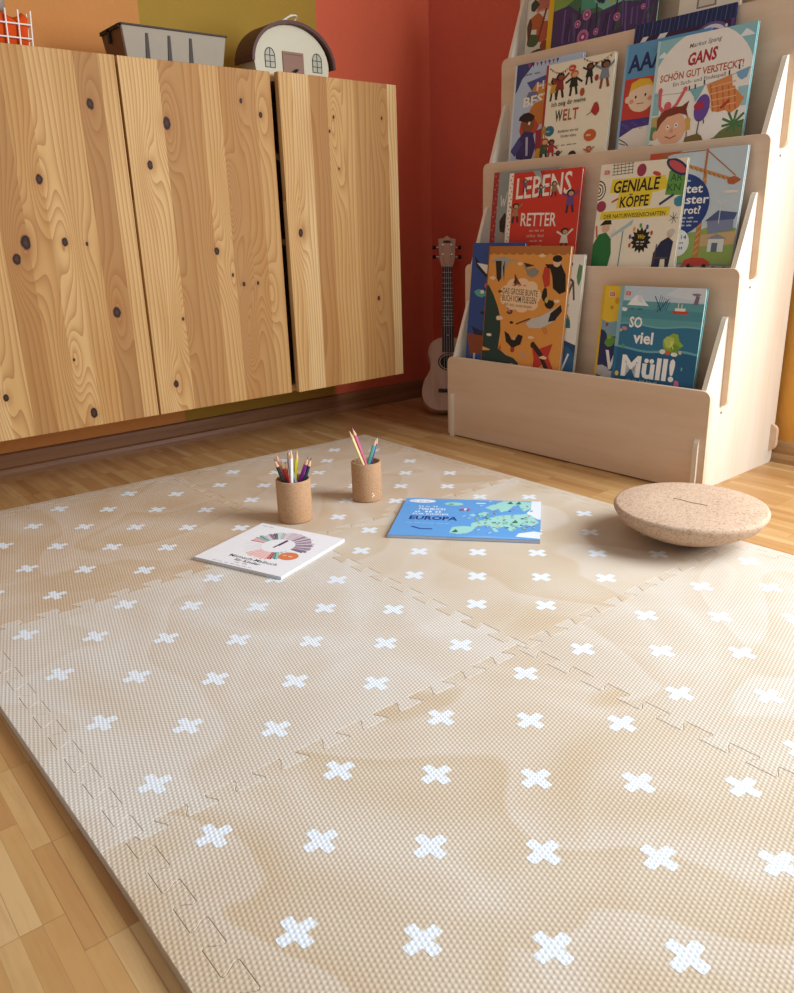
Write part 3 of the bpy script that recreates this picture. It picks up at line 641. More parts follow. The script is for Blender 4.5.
def art_crane(a):
    a.rect(0,0,1,1,'#c2d0d6'); a.poly([(0,1),(0,.93),(.36,1)], '#c64f3a'); O = '#c88f52'
    a.poly([(0,.0),(1,0),(1,.38),(.8,.42),(.6,.36),(.3,.33),(0,.38)], '#8fa95a'); a.poly([(.6,.33),(1,.36),(1,.26),(.62,.24)], '#c8a878'); a.poly([(0,.12),(1,.10),(1,.0),(0,0)], '#6f8a7a'); a.poly([(0,.10),(1,.09),(1,.055),(0,.06)], '#a9a49c')
    a.poly([(.60,.16),(.66,.16),(.635,.82),(.60,.82)], '#b98148'); 
    for k in range(12): a.line([(.605,.18+k*.052),(.645,.21+k*.052)], .008, '#e0b070')
    a.line([(.12,.965),(.95,.735)], .030, O); a.line([(.14,.985),(.60,.99)], .010, '#a9713c'); a.line([(.62,.98),(.92,.78)], .010, '#a9713c'); a.line([(.61,.8),(.61,1.)], .022, '#b5703c'); a.line([(.1,.95),(.2,.97)], .05, '#a8683c'); a.blob(.90,.745,.07,.03,'#b4623c')
    for k in range(16): a.line([(.17+k*.048,.955-k*.0133),(.19+k*.048,.93-k*.0133)], .008, '#8f5f34')
    a.ell(.37,.575,.33,.25,'#22407e', n=40); a.dash(.40,.755,.52,.02,'#dfe4ea',1); a.text('kostet', .24, .665, .615, .735, '#f0efe8', .02); a.text('Toaster', .22, .58, .69, .65, '#f0efe8', .02); a.text('rot?', .45, .50, .62, .565, '#f0efe8', .02)
    a.dash(.34,.465,.58,.014,'#dfe4ea',3); a.dash(.34,.435,.64,.014,'#dfe4ea',4); a.dash(.36,.405,.56,.014,'#dfe4ea',3)
    a.ell(.42,.27,.125,.11,'#e6ebe6', n=24); a.text('14', .455, .30, .51, .335, '#4a6a8a', .01); a.dash(.40,.265,.53,.016,'#4a6a8a',1); a.dash(.42,.22,.52,.024,'#4a6a8a',1)
    a.poly([(.70,.45),(.96,.47),(.97,.37),(.73,.34)], '#7d87a4'); a.poly([(.68,.44),(.80,.52),(.99,.50),(.97,.45)], '#4c5a86'); a.rect(.74,.20,.90,.30,'#d5d9d4'); a.poly([(.72,.3),(.82,.34),(.92,.3)], '#8a8f96'); a.rect(.78,.20,.84,.27,'#5c6a78')
    a.poly([(.5,.10),(.52,.135),(.60,.155),(.72,.15),(.78,.12),(.79,.09),(.5,.085)], '#c4473a'); a.ell(.57,.087,.022,.018,'#2a2a2c'); a.ell(.73,.087,.022,.018,'#2a2a2c')
    a.ell(.37,.21,.045,.04,'#6f9448'); a.line([(.37,.2),(.37,.13)],.01,'#5a4434'); a.line([(.82,.58),(.82,.42)],.006,'#e2e6e6'); a.line([(.78,.60),(.82,.57),(.87,.60)],.006,'#e2e6e6'); a.blob(.90,.66,.07,.012,'#e8ddd6')
    for k in range(9): a.kid(.06+k*.11, .015, .07, '#c99873', '#2a2020', ('#c84a3a','#e2c048','#3c5a8a')[k % 3], '#2d3038')
def art_best(a):
    a.rect(0,0,1,1,'#b7c6dc'); a.poly([(0,1),(.3,1),(.22,.93),(.12,.86),(.05,.75),(0,.72)], '#3a4478'); a.poly([(.2,.82),(.5,.86),(.8,.9),(.8,.6),(.5,.66),(.3,.72)], '#4b5590'); a.blob(.42,.72,.14,.09,'#cf8f3a'); a.blob(.30,.68,.1,.06,'#6f7396')
    for k in range(8): a.poly([(.2+k*.06,.99),(.24+k*.06,.99),(.22+k*.06,.95)], ('#c8453a','#3a4478')[k % 2])
    a.dash(.16,.885,.46,.018,'#3a4468',2); a.text('HELDEN', .36, .725, 1.0, .805, '#e6e6ec', .02, 0, .05); a.text('BESTE', .17, .585, .70, .68, '#f0ead8', .03, 0, .03)
    a.blob(.45,.52,.2,.1,'#c97b3c'); a.blob(.27,.40,.15,.12,'#bf4a34'); a.ell(.27,.42,.10,.08,'#8a5238'); a.blob(.24,.49,.12,.045,'#33202a'); a.ell(.29,.43,.018,.016,'#eee0d0')
    a.poly([(.12,.1),(.10,.26),(.22,.36),(.36,.34),(.42,.2),(.36,.06)], '#3c3468'); a.poly([(.02,.18),(.14,.3),(.2,.24),(.1,.12)], '#4d4a86'); a.poly([(.4,.35),(.7,.4),(.7,.1),(.42,.12)], '#9c3346'); a.text('D', .5, .2, .6, .28, '#e9e4ea', .02); a.line([(.27,.30),(.29,.12)], .035, '#b9b4cc'); a.blob(.5,.12,.1,.06,'#d8a03c'); a.rect(0,0,.03,1,'#d4dae2'); a.line([(.62,.52),(.62,.42)],.02,'#d8c8b0')
def art_welt(a):
    a.rect(0,0,1,1,'#efe5cc'); a.rect(0,0,.035,1,'#a83a34')
    for s0, s1 in ((.05,.38),(.55,.97)):
        pts = [(s0+(s1-s0)*i/10, .965-.06*math.sin(PI*i/10)+(.03 if s0 > .5 else 0)) for i in range(11)]
        a.line(pts, .004, '#4a3a34')
        for i in range(10): x, y = pts[i]; a.poly([(x,y),(x+.03,y),(x+.015,y-.025)], ('#b4443a','#2c3a4a','#c8963c')[i % 3])
    a.ell(.40,.925,.055,.032,'#c64a36'); a.dash(.37,.918,.43,.016,'#efe5cc',1)
    a.kid(.14,.64,.22,'#7a4a34','#241c1c','#c89a3a','#3a3a3c',1); a.kid(.23,.65,.25,'#8a5238','#2a1c1c','#8a2f34','#2a2a30',1); a.kid(.44,.66,.24,'#d8a880','#c86a34','#24282c','#24282c'); a.kid(.66,.74,.20,'#7a4a34','#1c1818','#26282c','#26282c',1); a.kid(.88,.68,.26,'#8a5a40','#241c1c','#7f8a96','#8a4a3a',1); a.ell(.58,.68,.035,.04,'#a8542f'); a.ell(.77,.79,.03,.03,'#a8393a')
    a.text('Ich zeig dir meine', .13, .565, .64, .625, '#2a2624', .01, 0, .01)
    for ch, x0, x1, c in (('W',.20,.31,'#2c2c30'),('E',.325,.385,'#b4443a'),('L',.40,.455,'#8f6a2c'),('T',.465,.55,'#b4443a')): a.text(ch, x0, .43, x1, .54, c, .02)
    a.blob(.80,.50,.06,.06,'#b0343a'); a.line([(.68,.45),(.78,.49)],.008,'#7a2a2c'); a.ell(.13,.345,.075,.052,'#2c7086'); a.dash(.08,.335,.18,.022,'#cfe0e0',1); a.ell(.755,.255,.09,.058,'#c8602f'); a.dash(.70,.248,.81,.022,'#efe0c8',1)
    a.text('Entdecke wie wir', .27, .315, .58, .345, '#3a3430', .0); a.text('Kinder leben', .32, .265, .55, .292, '#3a3430', .0); a.dash(.25,.185,.60,.012,'#4a4440',4)
    a.kid(.04,.28,.12,'#c89a5a','#b4843a','#b4843a','#b4843a'); a.kid(.07,.04,.24,'#d8a880','#b4443a','#2c5a44','#2a2a30'); a.kid(.18,.06,.20,'#8a5238','#241c1c','#a8343a','#a8343a'); a.kid(.30,.02,.12,'#7a4a34','#241c1c','#2a2c34','#2a2c34',1); a.ell(.52,.07,.065,.055,'#241c1c'); a.ell(.53,.055,.045,.04,'#8a5238'); a.ell(.37,.04,.05,.04,'#9a8a84'); a.kid(.76,.0,.15,'#c8906a','#8a4a2c','#c8602f','#2a2c34',1)
def art_aaa(a):
    a.rect(0,0,1,1,'#5d97bf'); a.text('AAA', .05, .75, .50, .90, '#1f2f63', .03, 0, .02); a.rect(0,.34,1,.70,'#c9423a')
    a.ell(.26,.53,.17,.13,'#efd2b4', n=24); a.poly([(.10,.58),(.12,.66),(.22,.69),(.34,.68),(.42,.60),(.34,.63),(.24,.62),(.14,.60)], '#e6b93c'); a.ell(.19,.535,.012,.014,'#2c2420'); a.ell(.31,.545,.012,.014,'#2c2420'); a.line([(.21,.475),(.30,.475)],.008,'#9c4a3c'); a.ell(.14,.50,.03,.02,'#e09a84'); a.ell(.37,.51,.03,.02,'#e09a84'); a.ell(.085,.52,.03,.03,'#efd2b4')
    a.poly([(0,.34),(.08,.38),(.20,.41),(.38,.38),(.44,.34)], '#c9423a'); a.rect(0,.10,.46,.345,'#4a3c86'); a.poly([(0,.08),(0,.18),(.20,.26),(.44,.28),(.44,.08)], '#ebe4da'); a.line([(.03,.18),(.12,.14),(.16,.11)],.012,'#5a4a4a'); a.line([(.04,.14),(.12,.12)],.01,'#5a4a4a'); a.rect(.46,0,.56,.40,'#5d87bf'); a.rect(0,0,.46,.09,'#b8403a'); a.rect(0,0,.03,1,'#86b0cc')
    for k in range(26): a.ell(.03+(k*.037) % .42, .31-(k % 4)*.018, .006, .006, '#7a6cb4', n=5)
def art_gans(a):
    a.rect(0,0,1,1,'#8fc0c6'); a.ell(.50,.46,.56,.58,'#f0eae0', n=44); a.poly([(0,.85),(.08,.90),(.12,.86),(.16,.85)], '#e8ecea'); a.poly([(.84,.90),(.90,.96),(.95,.93),(.99,.90)], '#e8ecea'); a.rect(0,.35,.1,.55,'#8fc0c6'); a.rect(.9,.3,1,.5,'#9cc6ca'); a.rect(0,0,1,.34,'#f0eae0')
    a.text('Markus Spang', .345, .875, .665, .925, '#6a5f5c', .008, .03, .02); a.text('GANS', .345, .735, .64, .845, '#b02a3c', .035, .03, .02); a.text('SCHÖN GUT VERSTECKT!', .07, .635, .92, .712, '#b5542f', .02, .0, .02); a.text('Ein Such- und Findespaß', .22, .575, .76, .618, '#6a5f5c', .005, 0, .02)
    a.line([(0,.53),(.3,.52),(.6,.56),(1,.64)], .004, '#8a8078'); P = '#d9646a'
    a.line([(.09,.54),(.10,.42),(.17,.36)], .035, P); a.line([(.35,.53),(.28,.42),(.20,.36)], .035, P); a.ell(.19,.34,.075,.075,P); a.ell(.19,.42,.04,.04,P); a.ell(.14,.28,.05,.04,P); a.ell(.09,.56,.025,.03,P); a.ell(.36,.55,.025,.02,P)
    a.poly([(.40,.54),(.56,.55),(.52,.47),(.48,.42),(.46,.47)], '#7fb4bc'); a.poly([(.86,.62),(.99,.65),(.97,.57),(.92,.55),(.88,.58)], '#7aa8c8')
    a.poly([(.58,.55),(.82,.61),(.84,.52),(.97,.40),(.93,.33),(.84,.28),(.66,.33),(.64,.43)], '#d98a50')
    for k in range(5): a.line([(.62+k*.06,.55-.01*k),(.68+k*.055,.32)], .014, '#c06a3c'); 
    for k in range(4): a.line([(.63,.36+k*.055),(.90-.01*k,.37+k*.06)], .010, '#e6b080')
    a.line([(.75,.34),(.83,.40)], .03, '#b8402f')
    for u, v in ((.40,.57),(.46,.575),(.55,.60),(.79,.645),(.88,.68)): a.line([(u,v),(u+.005,v-.04)], .014, '#3c3430')
    a.ell(.56,.365,.078,.115,'#6a4a9c', n=22, rot=-.15); a.ell(.53,.385,.055,.035,'#b03050'); a.line([(.55,.27),(.54,.16),(.57,.12)], .012, '#4c4a5c'); a.line([(.59,.27),(.62,.16),(.65,.12)], .012, '#4c4a5c')
    a.poly([(.40,0),(.42,.13),(.54,.15),(.66,.10),(.67,0)], '#7a6a3c'); a.poly([(.68,0),(.70,.11),(.82,.17),(1,.22),(1,0)], '#6f7a4c'); a.poly([(.56,.18),(.66,.30),(.80,.32),(.92,.24),(.80,.17),(.72,.10),(.62,.08)], '#f2eee6')
    for k in range(9): a.line([(.90,.20),(.90+.12*math.cos(k*.7), .22+.09*math.sin(k*.7))], .022, '#4a7a4a')
    a.blob(.42,.24,.05,.06,'#d8a84c'); a.line([(.43,.18),(.44,.08)],.012,'#8a5a3c'); a.blob(.10,.27,.11,.07,'#b9a86a'); a.blob(.05,.2,.09,.06,'#5f8a5c'); a.blob(.05,.07,.06,.03,'#c8605a')
    a.ell(.26,0.215,.155,.145,'#e8b492', n=26); a.poly([(.10,0.205),(.09,0.315),(.16,0.385),(.27,0.405),(.35,0.405),(.42,0.445),(.40,0.375),(.43,0.295),(.40,0.325),(.33,0.345),(.2,0.325),(.14,0.275)], '#7f3a2a'); a.ell(.09,0.175,.03,.04,'#e8b492'); a.ell(.22,0.235,.02,.022,'#f4efe8'); a.ell(.31,0.245,.02,.022,'#f4efe8'); a.ell(.22,0.235,.008,.01,'#2c2420'); a.ell(.31,0.245,.008,.01,'#2c2420'); a.line([(.20,0.155),(.26,0.135),(.32,0.155)],.01,'#a04a3c'); a.ell(.265,0.200,.02,.02,'#dc9a7c')
    a.rect(0,0,.03,1,'#b9d4d4')
def art_navy(a):
    a.rect(0,0,1,1,'#3a2444'); a.rect(0,.90,1,1,NAVY)
    for k in range(22): a.line([(k/22,.90),(k/22+.01,1)], .008, '#2f477c' if k % 2 else '#4a5f92')
    a.poly([(0,.78),(.10,.90),(.16,.90),(.05,.78)], '#e4e0d8'); a.poly([(.18,.78),(.28,.90),(.36,.90),(.24,.76)], '#e4e0d8'); a.ell(.48,.77,.20,.10,'#6a2c48'); a.ell(.48,.76,.13,.07,'#8c3c58')
    for q, c in ((.17,'#6a5486'),(.14,'#e2dce2'),(.10,'#7a5a92'),(.07,'#4a2c56')): a.ell(.80,.80,q,q*.62,c)
    a.ell(.93,.86,.012,.012,'#e6dce6'); a.rect(.97,.78,1,.9,'#6a3a7a')
def art_row4a(a):
    a.rect(0,0,1,1,'#d8d2c4'); a.blob(.1,.7,.1,.08,'#3a2f34'); a.rect(.14,.48,.38,.62,'#c98a6a'); a.rect(.16,.50,.36,.60,'#b4695a'); a.rect(.0,.62,.4,.72,'#5a6c50'); a.blob(.3,.82,.1,.1,'#a85a3c'); a.blob(.15,.40,.12,.07,'#b4603c'); a.blob(.27,.3,.12,.1,'#b45a40'); a.blob(.12,.22,.10,.07,'#4a5a3c'); a.blob(.32,.14,.1,.07,'#94483c'); a.blob(.2,.08,.12,.05,'#3d4a34'); a.blob(.05,.33,.04,.1,'#5a3d34'); a.blob(.1,.55,.07,.05,'#37423a'); a.line([(.3,.5),(.2,.2)],.03,'#7a3c30'); a.line([(.1,.9),(.3,.7)],.05,'#2f3638')
def art_garden(a):
    a.rect(0,0,1,1,'#3f6b4a'); a.poly([(.05,.35),(.05,1),(.35,1),(.32,.5)], '#7d9a4c'); a.poly([(.32,.35),(.30,1),(1,1),(1,.3)], '#4c8f78'); a.ell(.62,.62,.24,.34,'#79b59a', n=26); a.blob(.35,.7,.05,.2,'#8a6a4c'); a.blob(.86,.5,.14,.25,'#2c5c52',12)
    a.poly([(.05,0),(.05,.40),(.2,.42),(.35,.30),(.5,.30),(.7,.34),(.85,.30),(1,.36),(1,0)], '#46345c')
    for k in range(30):
        R = random.Random(k); a.line([(R.uniform(.06,.98), R.uniform(.02,.2)), (R.uniform(.06,.98)*.0+R.uniform(.06,.98), R.uniform(.2,.36))] if False else [(x := R.uniform(.06,.98), R.uniform(.0,.16)), (x+R.uniform(-.03,.03), R.uniform(.22,.40))], .014, ('#5c4880','#31264a','#6a5490','#3a5a44')[k % 4])
    for u, v, r in ((.36,.12,.055),(.38,.30,.04),(.66,.22,.03),(.48,.14,.025),(.30,.24,.03),(.88,.25,.02)): a.ell(u,v,r,r*1.15,'#b06a94'); a.ell(u,v,r*.6,r*.7,'#8a3c6c'); a.ell(u,v,r*.25,r*.3,'#e4b6cc')
    a.ell(.63,.56,.045,.05,'#241f22'); a.poly([(.58,.36),(.68,.36),(.66,.52),(.60,.52)], '#d8a838'); a.ell(.63,.54,.028,.03,'#b07a54'); a.poly([(.72,.40),(.84,.40),(.86,.7),(.80,.86),(.74,.8),(.70,.6)], '#7c2c56'); a.blob(.51,.42,.05,.06,'#22304a'); a.line([(.52,.36),(.52,.46)],.03,'#22304a'); a.rect(.0,0,.05,1,'#d9a92c')
    a.line([(.06,.7),(.3,.78)],.05,'#93ac58'); a.line([(.06,.6),(.3,.66)],.03,'#5d8040'); a.blob(.2,.52,.1,.05,'#5a7a3c')
def art_cream(a):
    a.rect(0,0,1,1,'#e4d9c6'); a.rect(.30,.14,.62,.24,'#8a7f7c'); a.rect(.33,.155,.59,.225,'#d6c8b6'); a.blob(.8,.25,.2,.06,'#b0704a'); a.blob(.85,.33,.12,.04,'#8a5a44'); a.rect(.2,.6,.8,.66,'#a4624a')

BK = shelf_book
BK('hardcover_book', 'tall deep blue picture book peeking out left behind the orange flying book', 0, .0275, .046, .243, .567, .009, '#2f4f92', art_blue, '#3a5a9a')
BK('hardcover_book', 'tall white picture book with jungle drawings half hidden right of the orange flying book', 0, .0275, .247, .446, .536, .009, '#e9e4d8', art_white)
BK('hardcover_book', 'large orange picture book with flying animals and a dark dragon on the lowest tier', 0, .0160, .121, .409, .558, .010, '#e39a4c', art_orange, '#6e4a34')
BK('hardcover_book', 'yellow and navy picture book mostly hidden behind the ocean rubbish book', 0, .0275, .514, .745, .462, .009, '#e9c13a', art_yellow)
BK('hardcover_book', 'blue ocean picture book reading so viel Müll on the lowest tier', 0, .0155, .575, .800, .464, .0105, '#5c9da3', art_muell, '#86b4bd')
BK('hardcover_book', 'grey picture book with red patterned spine half hidden behind the red book', 1, .0275, .064, .300, .757, .009, '#929a97', art_grey, '#a5373a')
BK('hardcover_book', 'red picture book with white title Lebensretter on the second tier', 1, .0160, .134, .384, .750, .010, '#d2382f', art_leb, '#efe6d6')
BK('hardcover_book', 'pale blue picture book with a construction crane and navy circle on its cover', 1, .0275, .573, .817, .765, .009, '#c2d0d6', art_crane)
BK('hardcover_book', 'cream picture book with yellow title bars and green-coated man on the second tier', 1, .0160, .442, .681, .750, .010, '#efe5cf', art_gen)
BK('hardcover_book', 'light blue picture book with an orange-haired child, partly covered, third tier left', 2, .0275, .072, .305, 1.037, .009, '#b7c6dc', art_best)
BK('hardcover_book', 'cream picture book of children under bunting titled Welt on the third tier', 2, .0160, .196, .415, 1.018, .010, '#efe5cc', art_welt, '#a83a34')
BK('hardcover_book', 'dark navy striped picture book standing tall at the back of the third tier', 2, .0330, .454, .715, 1.069, .006, NAVY, art_navy, lean=5.6)
BK('hardcover_book', 'blue and red picture book with a blond boy, half hidden by the goose book', 2, .0245, .440, .665, 1.027, .006, '#5d97bf', art_aaa)
BK('hardcover_book', 'white and teal goose picture book with washing line and brown-haired boy', 2, .0150, .536, .780, 1.018, .0083, '#8fc0c6', art_gans)
BK('hardcover_book', 'top tier picture book with small coloured scenes left of the garden book', 3, .0275, .060, .285, 1.31, .009, '#d8d2c4', art_row4a)
BK('hardcover_book', 'wide green and purple garden picture book with yellow spine on the top tier', 3, .0160, .147, .490, 1.33, .010, '#3f6b4a', art_garden, '#d9a92c')
BK('hardcover_book', 'cream picture book on the top tier, right of the garden book', 3, .0160, .550, .705, 1.30, .008, '#e4d9c6', art_cream)

# ================================================================== THINGS ON THE MAT
def art_malbuch(a):
    a.rect(0,0,1,1,'#f1f0f3')
    cu, cv, r0, r1 = .53, .57, .165, .335; R = random.Random(3)
    _c = ['#e59a94','#e8b0a6','#d9766c','#f0cfc8','#e08a7c','#c95a54','#efc6bf','#dc8a80','#b24a50','#8fbcb4','#5f9f9a','#cfd8d4','#b9c9c8','#e6d5d2','#2d7a74','#d8d8dc','#a9b4bc','#7d6a86','#d8c8d0','#6b5478','#b9a0b4','#8b7490','#503a5c','#c9b4c4','#5f4a6c','#a08aa0','#d8b8c0','#b08a9c','#e0c8cc','#c4a0b0','#9cc4c0','#c0d4d0','#6b4a6c','#3a2a44','#4d3a58','#8cc0b8','#2f7f78','#c05a6a']
    seg = [(238,288,['#e8a49c','#efbfb6','#dd857a','#f0cdc6','#d9766c','#e59a8e','#c9605a'],13), (288,297,['#b8343c','#a83040'],2), (297,310,['#2d7a74','#8cc0b8','#4f9f98'],4), (310,333,['#cfd8d8','#b9c9cc','#dfe3e4','#a9bcc0'],6), (350,362,['#3a2448','#5a3a60'],3), (362,440,['#b9a0b4','#5f4a6c','#d8c8d0','#8b7490','#e0ccd4','#6b5478','#a08aa0','#4d3a58'],20), (440,476,['#c9a4b0','#e0c8cc','#b9bcc8','#d8b8c0'],8), (476,488,['#8cc4bc','#c0d8d4'],3), (488,506,['#3a2a44','#6b4a6c','#b9a0b4'],5), (506,516,['#d8dce0','#b0b8c0'],3), (516,528,['#2f7f78','#6fae9c'],3), (528,543,['#e8a8b0','#c05a7a','#f0d8dc'],3)]
    a.l += 1
    for d0, d1, cc, n in seg:
        for i in range(n):
            an = math.radians(d0+(d1-d0)*(i+.5)/n); w = math.radians((d1-d0)/n)*.42; ro = r1*R.uniform(.93, 1.03); c = cc[(i*3+i//2) % len(cc)]
            a.poly([(cu+r*math.cos(an+s*w), cv+r*math.sin(an+s*w)) for r, s in ((r0, -1), (ro, -1), (ro, 1), (r0, 1))], c, False)
    for d in (190,197,205,213,221,230): an = math.radians(d); a.line([(cu+r0*math.cos(an), cv+r0*math.sin(an)), (cu+r1*math.cos(an), cv+r1*math.sin(an))], .004, '#c9c4ce')
    a.l += 1
    for i in range(40): t = i*2*PI/40; a.ell(cu+r0*math.cos(t), cv+r0*math.sin(t), .004, .004, '#b9b4bc', n=5, bump=False)
    a.l += 1; a.line([(cu-.01,cv-.06),(cu+.0,cv+.15)], .02, '#3a2a44'); a.line([(cu,cv),(cu+.005,cv+.14)], .034, '#5a3a5c')
    a.ell(.78,.40,.095,.09,'#e07d4e', n=24); a.dash(.72,.39,.84,.03,'#f4d8c4',2)
    a.text('Mitmach-Malbuch', .27, .165, .81, .215, '#3a3a4c', .01); a.text('für Kinder', .38, .105, .67, .15, '#3a3a4c', .02); a.dash(.42,.068,.60,.02,'#b98a94',2); a.dash(.20,.025,.68,.012,'#8a8c9c',7); a.dash(.06,.93,.22,.014,'#8a8c9c',2)
def lay(name, lab, cat, W, H, t, base, fn, A, ang, paper, spine=None):
    a = Art(W, H, .000012); fn(a)
    M = Matrix.Translation((A[0], A[1], HM+.0014)) @ Matrix.Rotation(math.radians(ang), 4, 'Z') @ Matrix(((1,0,0,0),(0,0,1,0),(0,-1,0,t),(0,0,0,1)))
    # local x -> x, local z(up of cover) -> y, local -y (cover side) -> +z
    return book(name, lab, cat, W, H, t, base, a, M, spine, paper, hard=False)
lay('softcover_book', 'white square colouring book with a colour wheel lying on the play mat', 'book', .213, .208, .0065, '#f1f0f3', art_malbuch, (-.712, -.163), 20.5, '#d6d6da', '#d9d9dd')
def art_europa(a):
    a.rect(0,0,1,1,'#64a4e2'); L = '#a3dad2'
    a.poly([(.0,.82),(0,1),(.2,1),(.33,1),(.33,.97),(.2,.93)], '#6ba7e6'); a.ell(.13,.92,.10,.05,'#eef3f8', n=20); a.dash(.06,.90,.2,.03,'#8ab4dc',3)
    a.ell(.37,.86,.07,.045,L); a.ell(.35,.85,.02,.02,'#5faf7c'); a.line([(.53,.90),(.60,.90)],.02,'#dfeaf4')
    a.dash(.12,.755,.28,.03,'#e6eef6',3); a.text('MALBUCH', .13, .665, .32, .725, '#eef3f8', .02); a.dash(.11,.60,.33,.045,'#eef3f8',3); a.text('FÜR KINDER', .10, .535, .36, .585, '#eef3f8', .01)
    a.text('EUROPA', .09, .40, .43, .50, '#1c2f7a', .03); a.dash(.09,.31,.40,.02,'#a9cdf0',6); a.line([(.13,.225),(.20,.17),(.28,.175)], .018, '#2450a0')
    # north, west, south Europe
    a.poly([(.56,.60),(.60,.66),(.64,.64),(.62,.55),(.58,.52)], L); a.poly([(.50,.56),(.53,.60),(.55,.56),(.53,.52)], L)
    a.poly([(.60,.78),(.66,.88),(.73,.98),(.84,.99),(.86,.92),(.80,.84),(.77,.72),(.72,.66),(.70,.76),(.66,.70)], L); a.poly([(.83,.98),(.94,.97),(.93,.80),(.88,.70),(.85,.82)], L)
    a.poly([(.62,.46),(.70,.56),(.78,.60),(.86,.62),(.92,.66),(.95,.56),(.99,.42),(.94,.32),(.90,.36),(.86,.28),(.82,.34),(.84,.22),(.80,.18),(.76,.30),(.72,.24),(.69,.28),(.73,.16),(.70,.15),(.66,.30),(.60,.32),(.58,.38),(.52,.34)], L)
    a.poly([(.40,.10),(.41,.24),(.48,.27),(.57,.26),(.55,.16),(.52,.10),(.46,.07)], L); a.poly([(.53,.33),(.54,.24),(.62,.30),(.66,.46),(.58,.42)], L); a.poly([(.84,.06),(.86,.14),(.96,.20),(1,.18),(1,.03)], '#e9f1f6'); a.poly([(.93,1),(.93,.78),(.90,.66),(.98,.50),(1,.50),(1,1)], '#e9eff8'); a.poly([(.42,0),(.6,.05),(.85,.03),(.9,0)], '#79b2ec')
    R = random.Random(5)
    for k in range(90):
        u, v = R.uniform(.56,.96), R.uniform(.2,.95)
        if R.random() < .6: v = R.uniform(.25,.6)
        a.blob(u, v, R.uniform(.005,.012), R.uniform(.008,.016), R.choice(['#3f8f6a','#5fae8a','#7cc49a','#d8c46a','#c8785a','#3a5a8a','#78c0c0']), 6)
    for u, v in ((.78,.93),(.84,.93),(.83,.42),(.44,.14)): a.poly([(u-.02,v-.03),(u+.02,v-.03),(u,v+.04)], '#2f8060')
    for k in range(3): a.ell(.44+k*.025,.70,.010,.035,'#d0566a' if k % 2 == 0 else '#f0e6ea', n=8)
    for u, v in ((.62,.93),(.50,.45),(.58,.16),(.66,.10),(.46,.50),(.56,.80)): a.line([(u,v),(u+.02,v+.03)],.008,'#dcebf8')
lay('softcover_book', 'blue landscape colouring book with a map of Europe lying on the play mat', 'book', .307, .236, .007, '#5b9ce0', art_europa, (-.543, .185), 40.5, '#b9bcc4', '#8fb4dc')

CORK = m_cork('fine_cork', '#c29a76', '#b98f6a', '#a47c58', 600)
CORKB = m_cork('coarse_cork', '#cbb098', '#bf9f84', '#9c7e64', 420)
PENC = {'black':'#1c1a1c', 'salmon':'#d98a78', 'red':'#c8302c', 'maroon':'#5c2434', 'lilac':'#a79ab4', 'white':'#e9e9ec', 'yellow':'#dbd02c', 'purple':'#8a2c8c', 'navy':'#223048', 'cream':'#ead89a', 'pink':'#d0628c', 'teal':'#5fb8a4', 'violet':'#6a5a9c', 'grey':'#8a8c90'}
def pencil(tip, foot, col, lab, r=.0040):
    tip, foot = Vector(tip), Vector(foot); d = (tip-foot); L = d.length; d.normalize()
    t = thing('colouring_pencil', lab, 'pencil', foot, d.to_track_quat('Z', 'Y').to_euler(), 'colouring pencils in cork cups')
    a = L-.019; b = MB(); b.tube([(0,0,0), (0,0,a*.5), (0,0,a)], r, 6); b.sm = [False]*len(b.sm); b.build('barrel', flat(PENC[col], .3, .5), t)
    b = MB(); b.tube([(0,0,a), (0,0,a+.005), (0,0,L-.006)], [r*.98, r*.86, r*.32], 10); b.build('sharpened_wood', flat('#e0b48c', .6), t)
    b = MB(); b.tube([(0,0,L-.006), (0,0,L)], [r*.32, r*.05], 8); b.build('lead', flat(PENC[col], .4), t)
def cup(cx, cy, r, h, lab, prot=None):
    t = thing('pencil_cup', lab, 'pencil cup', (cx, cy, HM+.0014), group='cork pencil cups')
    b = MB(); b.lathe([(0,0), (r-.003,0), (r-.0008,.001), (r,.004), (r,h-.003), (r-.0008,h-.0007), (r-.002,h), (r-.004,h-.0006), (r-.0048,h-.003), (r-.0048,.006), (0,.006)], n=56)
    b.build('cork_body', CORK, t, merge=True); return t
cup(-.7725, .108, .0376, .094, 'cork pencil cup nearer the camera, full of many coloured pencils')
c2 = cup(-.774, .308, .0348, .092, 'cork pencil cup farther back, holding four pencils, with a small white mark')
b = MB()
for k, (da, dz, rr) in enumerate(((-.62,.022,.0018),(-.56,.017,.0022),(-.66,.014,.0016))):
    a = da+.36; R_ = .0349; b.tube([(R_*math.cos(a), R_*math.sin(a), dz), ((R_+.0003)*math.cos(a), (R_+.0003)*math.sin(a), dz)], rr, 10)
b.build('white_mark', flat('#efe6d8'), c2)
zf = HM+.009
def P1(tip, foot, c, lab):
    cc, ri, zr = ((Vector((-.7725, .108)), .0322, HM+.0954) if tip[1] < .2 else (Vector((-.774, .308)), .0294, HM+.0934))
    f = Vector(foot[:2]); tp = Vector(tip[:2]); k = (zr-zf)/(tip[2]-zf); rim = f.lerp(tp, k); d = rim-cc; m = ri-.0042
    if d.length > m:
        d = d*(m/d.length); f = (cc+d-tp*k)/(1-k)
        if (f-cc).length > m: f = cc+(f-cc)*(m/(f-cc).length); tp = f+(cc+d-f)/k
    pencil((tp.x, tp.y, tip[2]), (f.x, f.y, zf), c, lab)
P1((-0.781,0.071,0.157), (-0.7567,0.1043,0), 'black', 'black pencil at the left rim of the fuller cork cup')
P1((-0.7969,0.0863,0.163), (-0.7927,0.1046,0), 'salmon', 'salmon pencil leaning left behind the red one in the fuller cup')
P1((-0.7765,0.084,0.152), (-0.7501,0.1128,0), 'red', 'bright red pencil in the fuller cup')
